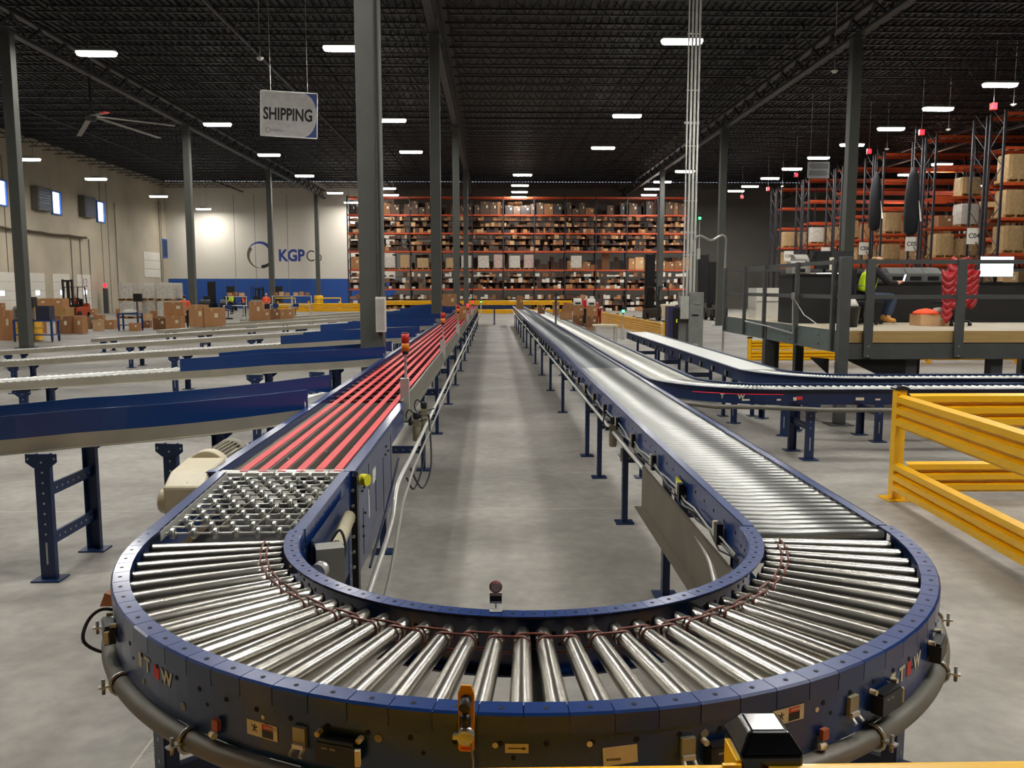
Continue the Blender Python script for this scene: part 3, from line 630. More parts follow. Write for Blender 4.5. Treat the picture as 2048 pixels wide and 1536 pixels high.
support(sk, (SX0 - 0.03, 4.55, 0), (SX1 + 0.03, 4.55, 0), 0.86, -PI / 2, 0.085)
# dull panel and grey box inside the inner corner
MB().bb(SX1 + 0.02, SX1 + 0.03, 3.62, 4.55, 0.55, ZR - 0.06).put('guard_panel', navy, sk)
MB().box((SX1 + 0.1, 3.62, 0.9), (0.12, 0.1, 0.16), rz=0.3).m(1).cyl((SX1 + 0.08, 3.55, 0.9), (SX1 + 0.07, 3.5, 0.9), 0.035).put('junction_box', [greyp, alu], sk)
MB().tube(sm([(SX1 + 0.09, 3.7, 0.97), (SX1 + 0.13, 3.72, 1.02), (SX1 + 0.16, 3.68, 0.95), (SX1 + 0.14, 3.62, 0.85)]), 0.006, 6).put('hose', rubber, sk)
MB().cyl((SX1 + 0.07, 4.3, 0.92), (SX1 + 0.09, 3.85, 0.9), 0.035).put('muffler_tube', mat('dirty_cream_tube', (168, 160, 134), 0.6), sk)
# ------------------------------------------------------------------ strip belt sorter
BX0, BX1, BY0, BY1 = -1.565, -0.83, 4.86, 48.0
sr = thing('strip_belt_sorter', 'long sorter of six narrow red belts running down the left side of the aisle', 'conveyor', ((BX0 + BX1) / 2, BY0, 0))
MB().bb(BX0 - 0.03, BX0, BY0 - 0.1, BY1, ZR - 0.2, ZR).bb(BX0 - 0.06, BX0, BY0 - 0.1, BY1, ZR - 0.005, ZR).put('side_rail', blue, sr)
MB().bb(BX1, BX1 + 0.03, BY0 - 0.1, 7.6, ZR - 0.2, ZR).bb(BX1 - 0.02, BX1 + 0.045, BY0 - 0.1, 7.6, ZR - 0.004, ZR + 0.002).put('side_rail', blue, sr)
m = MB().bb(BX1, BX1 + 0.02, 7.6, BY1, ZR - 0.16, ZR + 0.02).bb(BX1, BX1 + 0.06, 7.6, BY1, ZR - 0.165, ZR - 0.155).m(1)
y = 8.2
while y < 40: m.bb(BX1 + 0.02, BX1 + 0.035, y, y + 0.25, ZR - 0.28, ZR - 0.165); y += 1.5
m.put('side_rail', [galv, black], sr, label='dull grey galvanised channel along the aisle side')
MB().bb(BX0, BX1, BY0, 8.0, ZR - 0.06, ZR - 0.05).put('slider_bed', mat('worn_slider_bed', (92, 88, 78), 0.55, 0.3, 0.25, 12, stretch=(1, 5, 1)), sr)
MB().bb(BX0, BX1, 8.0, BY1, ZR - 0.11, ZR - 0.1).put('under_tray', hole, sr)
m = MB(); y = 8.1
while y < 30: m.cyl((BX0 + 0.01, y, ZR - 0.05), (BX1 - 0.01, y, ZR - 0.05), 0.018, n=8); y += 0.32
tag(m.put('carrier_roller_bed', mat('dark_red_roller', (96, 30, 30), 0.5), sr), kind='stuff')
for i in range(6):
    xb = BX0 + 0.13 + i * 0.108
    m = MB().bb(xb - 0.024, xb + 0.024, BY0 + 0.02, BY1, ZR - 0.012, ZR - 0.006)
    m.ext([(xb - 0.024, BY0 + 0.02, ZR - 0.006), (xb - 0.024, BY0 - 0.015, ZR - 0.014), (xb - 0.024, BY0 - 0.03, ZR - 0.035), (xb - 0.024, BY0 - 0.02, ZR - 0.035), (xb - 0.024, BY0 - 0.01, ZR - 0.02), (xb - 0.024, BY0 + 0.02, ZR - 0.012)], (0.048, 0, 0))
    m.put('belt', redbelt, sr)
MB().cyl((BX0 - 0.0, BY0, ZR - 0.034), (BX1 + 0.0, BY0, ZR - 0.034), 0.024, n=16).bb(BX0, BX1, BY0 - 0.07, BY0 - 0.035, ZR - 0.04, ZR - 0.015).put('end_roller', alu, sr)
m = MB(); random.seed(3)
for i in range(26):
    x = random.uniform(BX0 + 0.06, BX1 - 0.04); y = random.uniform(5.2, 11); m.cyl((x, y, ZR - 0.05), (x, y, ZR - 0.042), 0.012, n=6)
m.put('bolt_heads', zinc, sr)
# near drive cover
m = MB().bb(BX1 + 0.03, BX1 + 0.05, 4.84, 6.5, 0.44, ZR - 0.02).m(1)
for y, z0, z1 in ((5.25, 0.80, 1.0), (5.55, 0.62, 0.86), (5.95, 0.5, 0.9), (6.4, 0.6, 0.98), (5.0, 0.5, 0.78)): m.bb(BX1 + 0.05, BX1 + 0.053, y, y + 0.008, z0, z1)
for y, z in ((4.95, 0.9), (5.02, 0.905), (5.1, 0.91), (4.97, 0.68), (4.97, 0.62), (5.05, 0.74), (6.1, 0.95), (6.2, 0.9), (6.05, 0.9)): m.cyl((BX1 + 0.05, y, z), (BX1 + 0.062, y, z), 0.008, n=8)
m.m(2).bb(BX1 + 0.05, BX1 + 0.052, 5.42, 5.56, 0.83, 0.92).bb(BX1 + 0.05, BX1 + 0.052, 5.22, 5.26, 0.66, 0.84)
m.put('drive_cover', [sidegrey, black, white], sr)
m = MB().bb(BX1 + 0.01, BX1 + 0.055, 4.76, 4.83, 0.3, ZR - 0.03).m(1)
for k in range(6): m.cyl((BX1 + 0.032, 4.745, 0.5 + k * 0.09), (BX1 + 0.032, 4.76, 0.5 + k * 0.09), 0.009, n=8)
m.put('corner_post', [black, zinc], sr)
MB().cyl((BX1 + 0.06, 4.9, ZR - 0.08), (BX1 + 0.1, 4.88, ZR - 0.08), 0.035, n=16).m(1).cyl((BX1 + 0.03, 4.9, ZR - 0.08), (BX1 + 0.06, 4.9, ZR - 0.08), 0.03, n=10).put('pull_cord_switch', [ylabel, black], sr, label='yellow round cap of the stop switch')
MB().tube(sm([(BX1 + 0.16, 3.72, 0.5), (BX1 + 0.17, 4.1, 0.48), (BX1 + 0.19, 5.2, 0.62), (BX1 + 0.19, 5.6, 0.78), (BX1 + 0.2, 6.4, 0.80)]) + [(BX1 + 0.2, BY1, 0.80)], 0.016, 10).put('conduit', alu, sr)
MB().tube([(BX1 + 0.24, 3.9, 0.33), (BX1 + 0.25, 4.7, 0.5), (BX1 + 0.25, 5.4, 0.72), (BX1 + 0.24, 6.3, 0.76), (BX1 + 0.24, BY1, 0.76)], 0.010, 8).put('conduit', greyp, sr)
MB().tube([(BX1 + 0.1, 4.9, 0.45), (BX1 + 0.12, 5.5, 0.62), (BX1 + 0.11, 6.4, 0.8)], 0.008, 8).put('conduit', navy, sr)
for i, y in enumerate([6.6, 9.66, 12.1, 15.2, 18.2, 21.3, 24.3, 27.4, 30.4, 33.5, 36.5, 39.6, 42.6, 45.7]):
    support(sr, (BX0 + 0.03, y, 0), (BX1 + 0.05 if i else BX1 - 0.02, y, 0), 0.88, -PI / 2, 0.075, braces=2 if i < 4 else 1)
# gear motor hanging outboard of the left rail
gm = thing('gear_motor', 'cream coloured gear motor with finned housing beside the start of the red belts', 'motor', (-1.85, 5.0, 0.9))
n_before = set(bpy.data.objects)
MB().ext([(-1.90, 4.62, 0.80), (-1.90, 4.62, 1.0), (-1.90, 4.75, 1.07), (-1.90, 5.05, 1.10), (-1.90, 5.1, 0.82)], (0.25, 0, 0)).put('gearbox', cream, gm, bev=0.015)
MB().lathe([(0.07, 0), (0.078, 0.01), (0.078, 0.06), (0.066, 0.075)], 24, (-1.885, 4.74, 0.89), Matrix.Rotation(-PI / 2, 4, 'Y')).put('output_cover', cream, gm)
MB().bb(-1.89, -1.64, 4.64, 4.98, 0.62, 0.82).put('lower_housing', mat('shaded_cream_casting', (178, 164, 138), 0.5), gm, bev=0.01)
MB().lathe([(0.13, 0), (0.135, 0.02), (0.135, 0.09), (0.115, 0.1)], 28, (-1.79, 5.08, 1.0), Matrix.Rotation(-PI / 2, 4, 'X')).put('flange', cream, gm)
m = MB().cyl((-1.79, 5.18, 1.0), (-1.79, 5.62, 1.0), 0.095, n=24)
for k in range(28):
    t = 2 * PI * k / 28; c, s_ = math.cos(t), math.sin(t)
    m.bar((-1.79 + 0.105 * c, 5.2, 1.0 + 0.105 * s_), (-1.79 + 0.105 * c, 5.55, 1.0 + 0.105 * s_), 0.007, 0.03, up=(c, 0, s_))
m.put('finned_motor', mat('motor_fin_grey', (150, 144, 126), 0.45, 0.3), gm)
MB().lathe([(0.118, 0), (0.122, 0.02), (0.122, 0.1), (0.09, 0.13)], 28, (-1.79, 5.55, 1.0), Matrix.Rotation(-PI / 2, 4, 'X')).put('fan_cowl', mat('cowl_grey', (128, 124, 110), 0.45, 0.2), gm)
MB().cyl((-1.68, 4.72, 0.98), (-1.64, 4.78, 1.02), 0.012).cyl((-1.74, 4.7, 0.96), (-1.77, 4.66, 1.02), 0.008).cyl((-1.66, 4.68, 0.94), (-1.6, 4.7, 0.96), 0.01).put('breather', black, gm)
MB().cyl((-1.65, 4.85, 0.9), (-1.59, 4.85, 0.9), 0.04).put('torque_arm', zinc, gm)
for o in gm.children: o.matrix_parent_inverse = Matrix.Translation((-1.85, 5.0, 0.9)).inverted()
gm.scale = (0.92, 0.92, 0.92); gm.location = (-1.79, 5.02, 0.90)
# air units and stack lights along the aisle side of the sorter
def air_unit(x, y, z, lab):
    t = thing('air_regulator', lab, 'air regulator', (x, y, z))
    MB().lathe([(0.03, -0.16), (0.034, -0.15), (0.036, -0.05), (0.03, -0.03), (0.03, 0.0)], 14, (x, y, z)).bb(x - 0.035, x + 0.035, y - 0.03, y + 0.03, z - 0.02, z + 0.04).put('bowl', mat('regulator_body', (150, 142, 120), 0.4, 0.3), t)
    MB().lathe([(0.026, 0.04), (0.028, 0.05), (0.028, 0.10), (0.022, 0.105)], 14, (x, y, z)).cyl((x - 0.07, y, z + 0.0), (x - 0.04, y, z), 0.018).put('knob', black, t)
    MB().tube(sm([(x, y, z + 0.06), (x - 0.06, y - 0.02, z + 0.13), (x - 0.09, y - 0.02, z + 0.07), (x - 0.05, y - 0.03, z + 0.01), (x + 0.1, y, z + 0.04)]), 0.006, 6).put('hose', rubber, t)
    return t
air_unit(-0.66, 8.1, 0.90, 'grey air regulator with black knobs beside the red belt sorter')
air_unit(-0.70, 7.7, 0.86, 'second grey air regulator hung just before the first on the red belt sorter')
air_unit(1.06, 7.38, 0.86, 'grey and red air regulator with hose loop on the leg of the right roller conveyor')
MB().tube(sm([(-0.66, 7.8, 0.78), (-0.62, 7.5, 0.55), (-0.66, 7.0, 0.42), (-0.68, 6.6, 0.6)]), 0.008, 6).put('hose', rubber, sr)
MB().tube(sm([(-0.60, 7.9, 0.9), (-0.56, 7.6, 0.5), (-0.60, 7.1, 0.4), (-0.62, 6.3, 0.74)]), 0.008, 6).put('hose', rubber, sr)
def stack_light(x, y, z0, h, lab, lit=None, group=None):
    t = thing('stack_light', lab, 'stack light', (x, y, z0), group=group)
    pl_ = MB().cyl((0, 0, 0), (0, 0, h), 0.012, n=10).put('pole', alu, t, loc=(0, 0, 0))
    MB().bb(-0.05, 0.03, -0.04, 0.04, -0.12, 0.18).put('mount', alu, t, loc=(0, 0, 0))
    MB().lathe([(0.026, 0), (0.03, 0.02), (0.034, 0.03)], 14).put('collar', black, pl_, loc=(0, 0, h))
    if lit == 'green': MB().lathe([(0.036, 0), (0.036, 0.07)], 14).put('green_lens', greenglow, pl_, loc=(0, 0, h + 0.03)); MB().lathe([(0.036, 0), (0.036, 0.09), (0.02, 0.1)], 14).put('cap', black, pl_, loc=(0, 0, h + 0.1))
    else:
        MB().lathe([(0.036, 0), (0.036, 0.075)], 14).put('amber_lens', amber, pl_, loc=(0, 0, h + 0.03)); MB().lathe([(0.036, 0), (0.036, 0.09)], 14).put('red_lens', redglow if lit == 'red' else redpaint, pl_, loc=(0, 0, h + 0.105)); MB().lathe([(0.036, 0), (0.036, 0.008), (0.02, 0.012)], 14).put('cap', black, pl_, loc=(0, 0, h + 0.195))
    return t
stack_light(-0.805, 7.85, ZR + 0.02, 0.40, 'unlit red and amber stack light on a white pole, first along the red belts')
stack_light(-0.79, 13.6, ZR + 0.02, 0.42, 'unlit red and amber stack light, second along the red belts')
stack_light(-0.79, 19.6, ZR + 0.02, 0.42, 'unlit red and amber stack light, third along the red belts')
stack_light(-0.79, 27.2, ZR + 0.02, 0.3, 'stack light with glowing red lens, nearer of the two lit ones at the red belts', 'red')
stack_light(-0.79, 33.0, ZR + 0.02, 0.3, 'stack light with glowing red lens, farther of the two lit ones at the red belts', 'red')
stack_light(-0.6, 45.0, ZR, 0.2, 'green glowing stack light at the far end of the red belts', 'green')
# ------------------------------------------------------------------ diverting spurs
def bez(p0, p1, p2, p3, n): return [p0 * (1 - t) ** 3 + p1 * 3 * t * (1 - t) ** 2 + p2 * 3 * t * t * (1 - t) + p3 * t ** 3 for t in [i / n for i in range(n + 1)]]
def zsp(x): return 1.035 - 0.062 * max(0.0, -x - 3.2)
def offs(path, d):
    out = []
    for i, p in enumerate(path):
        a = path[max(i - 1, 0)]; b = path[min(i + 1, len(path) - 1)]; t = (b - a); t.z = 0; t.normalize(); out.append(p + Vector((-t.y, t.x, 0)) * d)
    return out
wheelroll = mat('bright_zinc_roller', (206, 208, 204), 0.35, 0.75, 0.08, 9)
spn = ['nearest', 'second', 'third', 'fourth', 'fifth', 'sixth', 'seventh', 'farthest']
for k in range(8):
    Yn = 6.0 + 5.45 * k; D = Vector((0, Yn, 0))
    t = thing('spur_conveyor', 'blue guarded gravity spur leaving the left of the red belts, %s of the row' % spn[k], 'conveyor', (-3.5, Yn + 0.37, 0), group='gravity spur conveyors')
    c = bez(Vector((-1.25, 2.75, 0)), Vector((-2.05, 1.25, 0)), Vector((-2.9, 0.42, 0)), Vector((-4.2, 0.37, 0)), 22)
    path = [p + D for p in c]; x = -4.5
    while x > -13.0: path.append(Vector((x, Yn + 0.37, 0))); x -= 0.6
    path.append(Vector((-13.0, Yn + 0.37, 0)))
    for p in path: p.z = zsp(p.x)
    near = [p for p in offs(path, 0.37) if p.x < -1.60]; far = [p for p in offs(path, -0.37) if p.x < -1.60]
    ch = lambda s1: [(0.0, -0.11), (s1 * 0.03, -0.11), (s1 * 0.03, -0.105), (s1 * 0.005, -0.1), (s1 * 0.005, 0.0), (0.0, 0.0)]
    MB().sweep(ch(-1)[::-1], near).put('side_rail', galvtan, t); MB().sweep(ch(1), far).put('side_rail', galvtan, t)
    ng = [p for p in near if p.x > -4.5]; fg = [p for p in far if p.x > -4.0]
    MB().sweep([(-0.004, -0.025), (0.004, -0.025), (0.004, 0.17), (-0.004, 0.17)], ng).put('side_guard', guardblue, t)
    m = MB().sweep([(-0.004, -0.025), (0.004, -0.025), (0.004, 0.17), (-0.004, 0.17)], fg); m.put('side_guard', guardblue, t)
    MB().lathe([(0.012, 0), (0.05, 0.0), (0.05, 0.012), (0.012, 0.014)], 20, near[0] + Vector((-0.06, -0.03, 0.04)), Matrix.Rotation(0.3, 4, 'Z') @ Matrix.Rotation(PI / 2, 4, 'X')).put('end_wheel', white, t)
    # rollers along the path
    rl = []; s_ = 0.0; L_ = 0.0
    dens = []
    for i in range(len(path) - 1):
        seg = (path[i + 1] - path[i]).length; q = L_
        while q < seg: u_ = q / seg; dens.append((path[i].lerp(path[i + 1], u_), (path[i + 1] - path[i]).normalized())); q += 0.1
        L_ = q - seg
    rmesh = None; parts = 0; rest = MB()
    if k < 3: rmesh = MB().cyl((0, -0.355, 0), (0, 0.355, 0), 0.024, n=10).mesh('roller', wheelroll)
    for p, d in dens:
        nrm = Vector((-d.y, d.x, 0)); e = p + nrm * 0.355
        if e.x > -1.62:
            u_ = (-1.62 - (p.x - nrm.x * 0.355)) / (nrm.x * 0.71) if abs(nrm.x) > 1e-4 else 0
            if u_ < 0.15: continue
            q = p - nrm * 0.355; e = q + nrm * 0.71 * min(u_, 1); dz = Vector((0, 0, 0.012))
            if k < 3: MB().cyl(q - dz, e - dz, 0.024, n=10).put('roller', wheelroll, t); parts += 1
            else: rest.cyl(q - dz, e - dz, 0.024, n=6)
            continue
        if k < 3 and parts < 100 and p.x > -12:
            place('roller', rmesh, t, loc=p - t.location + Vector((0, 0, -0.012)), rz=math.atan2(d.y, d.x)); parts += 1
        else:
            nrm = Vector((-d.y, d.x, 0)); rest.cyl(p - nrm * 0.355 - Vector((0, 0, 0.012)), p + nrm * 0.355 - Vector((0, 0, 0.012)), 0.024, n=6)
    if rest.v: tag(rest.put('roller_bed', wheelroll, t), kind='stuff')
    for x in (-3.2, -6.3, -9.45, -12.6):
        h = zsp(x) - 0.11; support(t, (x, Yn + 0.0, 0), (x, Yn + 0.74, 0), h, 0, 0.105, 0.22, braces=2 if h > 0.8 else 1)
    support(t, (-2.45, Yn + 0.40, 0), (-2.32, Yn + 1.18, 0), 0.922, -0.15, 0.105, 0.22, braces=0 if k else 1)
    if k: MB().bb(-1.75, -1.62, Yn + 2.1, Yn + 2.2, 0.86, 1.0).put('divert_motor', black, t)
# ------------------------------------------------------------------ straight roller conveyors on the right
def straight(name, lab, X0, X1, Y0, Y1, zr, pitch, legs, rollermat, rails=blue, parts=100, farmat=None):
    t = thing(name, lab, 'conveyor', ((X0 + X1) / 2, Y0, 0))
    for xa, s1 in ((X0, 1), (X1, -1)):
        m = MB().bb(xa, xa + s1 * 0.005, Y0, Y1, zr - 0.19, zr).bb(xa, xa + s1 * 0.05, Y0, Y1, zr - 0.004, zr).bb(xa, xa + s1 * 0.03, Y0, Y1, zr - 0.19, zr - 0.186).m(1)
        y = Y0 + 0.1
        while y < min(Y1, Y0 + 16): m.bb(xa - s1 * 0.002, xa, y, y + 0.012, zr - 0.07, zr - 0.055); y += 0.19
        m.put('side_rail', [rails, hole], t)
    rm = MB().cyl((0, 0, 0), (X1 - X0 - 0.012, 0, 0), 0.0235, n=12).mesh('roller', rollermat)
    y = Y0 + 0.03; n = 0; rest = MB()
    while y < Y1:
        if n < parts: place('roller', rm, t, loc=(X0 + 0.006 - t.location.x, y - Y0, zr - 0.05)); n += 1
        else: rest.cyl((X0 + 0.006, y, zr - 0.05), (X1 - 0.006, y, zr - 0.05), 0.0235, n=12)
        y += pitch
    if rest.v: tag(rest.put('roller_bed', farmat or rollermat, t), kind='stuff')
    MB().bb(X0 + 0.01, X1 - 0.01, Y0, Y1, zr - 0.17, zr - 0.165).put('dark_backing', hole, t)
    for y in legs: support(t, (X0 + 0.06, y, 0), (X1 - 0.06, y, 0), zr - 0.19, -PI / 2, 0.075, braces=1)
    return t
R1X0, R1X1 = 1.095, 1.735
r1 = straight('roller_conveyor', 'long straight blue roller conveyor running down the right side of the aisle', R1X0, R1X1, 3.61, 47, ZR, 0.0762,
              [5.6, 7.41, 9.23, 10.44, 14.15, 17.2, 20.2, 23.3, 26.3, 29.4, 32.4, 35.5, 38.5, 41.6, 44.6], mat('roller_steel_straight', (164, 166, 164), 0.42, 0.95, 0.04, 20), farmat=mat('roller_steel_darkened', (112, 118, 122), 0.42, 0.9, 0.04, 20))  # far rollers darkened in colour, standing for the dark ceiling they reflect
MB().tube(sm([(1.0, 3.45, 0.62), (1.02, 3.7, 0.72), (1.05, 4.0, 0.80), (1.06, 4.5, 0.83)]) + [(1.06, 47, 0.83)], 0.017, 10).put('conduit', alu, r1)
MB().bb(1.04, 1.06, 3.5, 5.8, 0.57, 0.86).bb(0.99, 1.06, 3.5, 5.8, 0.565, 0.575).put('drive_guard', mat('brownish_steel', (112, 104, 90), 0.5, 0.3, 0.12, 4), r1)
zs = MB().box((-0.027, 0, -0.12), (0.03, 0.05, 0.10)).m(1).box((-0.029, 0.05, -0.11), (0.024, 0.03, 0.07)).mesh('zone_sensor', [black, paper])
def sensors(t, x, y0, y1, z):
    y = y0
    while y < y1: place('zone_sensor', zs, t, loc=(x - t.location.x, y - t.location.y, z)); y += 0.82
sensors(r1, R1X0, 3.9, 30, ZR)
for sd, z in ((1, ZR - 0.15), (2, ZR - 0.17), (3, ZR - 0.13)):
    rnd = random.Random(sd); pts = [(1.07 + rnd.uniform(-0.012, 0.01), 3.6 + i * 0.25, z + rnd.uniform(-0.02, 0.02)) for i in range(50)]
    MB().tube(pts, 0.005, 5).put('cable', [greyp, rubber, alu][sd - 1], r1)
MB().bb(1.078, 1.0835, 4.72, 4.90, ZR - 0.15, ZR - 0.07).put('warning_label', ylabel, r1, label='small yellow label')
MB().bb(1.13, 1.155, 7.40, 7.405, 0.56, 0.68).put('leg_label', white, r1)
# two lower conveyors that turn right in front of the mezzanine
def lower(name, lab, X0, X1, Ystart, Yc_in, z, xend, legpts, bed):
    t = thing(name, lab, 'conveyor', ((X0 + X1) / 2, Yc_in, 0)); wdt = X1 - X0
    rin = 0.85; cx, cy = X1 + rin, Yc_in + rin
    def path(r): return [Vector((cx - r, Ystart, z))] + [Vector((cx - r, cy + (Ystart - cy) * (1 - i / 6), z)) for i in range(1, 6)] + [Vector((cx + r * math.cos(PI + PI / 2 * i / 16), cy + r * math.sin(PI + PI / 2 * i / 16), z)) for i in range(17)] + [Vector((xend, cy - r, z))]
    pr = [(-0.025, 0.0), (0.025, 0.0), (0.025, -0.005), (-0.02, -0.005), (-0.02, -0.19), (-0.025, -0.19)]
    MB().sweep([(u_, v) for u_, v in pr], path(rin + wdt)).put('side_rail', navy, t)
    MB().sweep([(-u_, v) for u_, v in pr][::-1], path(rin)).put('side_rail', navy, t)
    rest = MB(); n = 0
    def addr(p, q, i):
        nonlocal n
        if i: 
            o = MB().cyl(p, q, 0.0235, n=10).put('roller', wheelroll, t); n += 1
        else: rest.cyl(p, q, 0.0235, n=6)
    k = 0
    for i in range(30):
        a = PI + PI / 2 * (i + 0.5) / 30; c, s_ = math.cos(a), math.sin(a)
        addr((cx + (rin + 0.035) * c, cy + (rin + 0.035) * s_, z - 0.045), (cx + (rin + wdt - 0.035) * c, cy + (rin + wdt - 0.035) * s_, z - 0.045), True)
    x = cx + 0.05
    while x < xend: addr((x, cy - rin - 0.035, z - 0.045), (x, cy - rin - wdt + 0.035, z - 0.045), n < 95); x += 0.1
    if bed == 'belt':
        MB().bb(X0 + 0.03, X1 - 0.01, cy, Ystart, z - 0.03, z - 0.012).put('belt', mat('white_conveyor_belt', (232, 234, 232), 0.4, 0, 0.02, 1), t)
    else:
        y = cy + 0.05
        while y < Ystart: rest.cyl((X0 + 0.035, y, z - 0.045), (X1 - 0.035, y, z - 0.045), 0.0235, n=8); y += 0.0762
    if rest.v: tag(rest.put('roller_bed', mat('pale_zinc_roller', (214, 216, 208), 0.4, 0.6, 0.06, 9), t), kind='stuff')
    for (x, y, ex) in legpts:
        if ex: support(t, (x, y, 0), (x, y + wdt, 0), z - 0.19, 0, 0.1, 0.22)
        else: support(t, (X0 + 0.05, y, 0), (X1 - 0.05, y, 0), z - 0.19, -PI / 2, 0.075)
    return t
r2 = lower('accumulation_conveyor', 'lower navy roller conveyor next to the long right one, turning right before the mezzanine', 2.12, 2.76, 46, 10.75, 0.87, 12.0,
      [(3.86, 10.12, 1), (6.6, 10.12, 1), (9.4, 10.12, 1)] + [(0, y, 0) for y in (13, 16, 19, 22, 25, 28, 31, 34, 37, 40, 43)], 'roller')
r3 = lower('belt_conveyor', 'navy conveyor with bright white belt nearest the electrical cabinets, turning right before the mezzanine', 3.70, 4.32, 23.5, 11.92, 0.87, 12.5,
      [(5.25, 11.3, 1), (8.2, 11.3, 1)] + [(0, y, 0) for y in (13.7, 16.4, 19.2, 22)], 'belt')
# strip, conduit, labels on the front rail of the second conveyor
zf = 0.87
MB().tube([(2.3, 10.5, zf - 0.2), (2.7, 10.14, zf - 0.21), (3.2, 10.05, zf - 0.205), (4.0, 10.04, zf - 0.24), (5.0, 10.04, zf - 0.245), (6.0, 10.04, zf - 0.225), (12, 10.04, zf - 0.225)], 0.028, 10).put('conduit', MATS['matt_grey_conduit'], r2)
sensors(r2, 2.12, 11.9, 36, 0.87); sensors(r3, 3.70, 13.2, 23, 0.87)
for x, wd, ht in ((3.0, 0.09, 0.02), (3.42, 0.05, 0.02), (4.38, 0.1, 0.035), (4.62, 0.06, 0.02), (3.62, 0.04, 0.04)): MB().bb(x, x + wd, 10.074, 10.079, zf - 0.13, zf - 0.13 + ht).put('rating_label', paper, r2)
MB().bb(3.66, 3.73, 10.074, 10.079, zf - 0.12, zf - 0.08).put('warning_label', redink, r2)
text('lettering', 'T', 0.075, (2.78, 10.16, zf - 0.085), (PI / 2, 0, -0.45), MATS['pale_decal'], r2, 0.002, 0.001)
text('lettering', 'W', 0.075, (2.99, 10.085, zf - 0.085), (PI / 2, 0, -0.3), MATS['pale_decal'], r2, 0.002, 0.001)
MB().tube([(2.45, 10.3, zf - 0.045), (2.95, 10.09, zf - 0.05), (3.5, 10.074, zf - 0.055)], 0.002, 5).put('laser_line', glow('laser_red', (255, 20, 30), 0.25), r2)
stack_light(3.35, 21.8, 0.87, 0.55, 'green glowing stack light on a thin pole between the right conveyors', 'green')
# far cross conveyor closing the loop
support(r3, (3.72, 12.95, 0), (4.34, 13.45, 0), 0.68, -0.9, 0.085); support(r3, (4.12, 11.8, 0), (4.5, 12.35, 0), 0.68, -0.5, 0.1)
fc = thing('cross_conveyor', 'short dark conveyor crossing the far end of the aisle', 'conveyor', (0.1, 48, 0))
MB().bb(-1.6, 1.9, 47.95, 48.0, 0.86, 1.06).bb(-1.6, 1.9, 48.65, 48.7, 0.86, 1.06).put('side_rail', navy, fc)
m = MB(); x = -1.5
while x < 1.85: m.cyl((x, 48.0, 1.02), (x, 48.65, 1.02), 0.024, n=6); x += 0.1
tag(m.put('roller_bed', steel, fc), kind='stuff')
for x in (-1.2, 0.1, 1.5): support(fc, (x, 48, 0), (x, 48.66, 0), 0.86, 0, 0.08)
# ------------------------------------------------------------------ yellow guard rails
def ribs(p0, p1, z0, z1, thick=0.05, n=3):
    """corrugated panel between two points; ribs stand out on the right hand side of p0->p1"""
    d = Vector((p1[0] - p0[0], p1[1] - p0[1], 0)).normalized(); rt = Vector((d.y, -d.x, 0)); h = (z1 - z0) / n; prof = []
    for i in range(n):
        b = z0 + i * h; prof += [(0.0, b), (0.0, b + h * 0.12), (thick, b + h * 0.3), (thick, b + h * 0.82), (0.0, b + h)]
    poly = prof + [(u - 0.006, v) for u, v in prof[::-1]]
    a = Vector((p0[0], p0[1], 0)); b = Vector((p1[0], p1[1], 0)); vs = [a + rt * u + Vector((0, 0, v)) for u, v in poly] + [b + rt * u + Vector((0, 0, v)) for u, v in poly]
    m = MB(); q = len(poly); k = len(prof)
    fs = [(j, (j + 1) % q, q + (j + 1) % q, q + j) for j in range(q)]
    for base in (0, q): fs += [(base + j, base + j + 1, base + q - 2 - j, base + q - 1 - j) for j in range(k - 1)]
    m._add(vs, fs); return m
postcap = MB().ext([(-0.068, -0.068, 0), (0.068, -0.068, 0), (0.068, 0.068, 0), (-0.068, 0.068, 0)], (0, 0, 0.045))
o_ = len(postcap.v); postcap._add([(-0.068, -0.068, 0.045), (0.068, -0.068, 0.045), (0.068, 0.068, 0.045), (-0.068, 0.068, 0.045), (-0.042, -0.042, 0.085), (0.042, -0.042, 0.085), (0.042, 0.042, 0.085), (-0.042, 0.042, 0.085)], [(0, 1, 5, 4), (1, 2, 6, 5), (2, 3, 7, 6), (3, 0, 4, 7), (4, 5, 6, 7)])
postcap = postcap.mesh('post_cap', gloss)
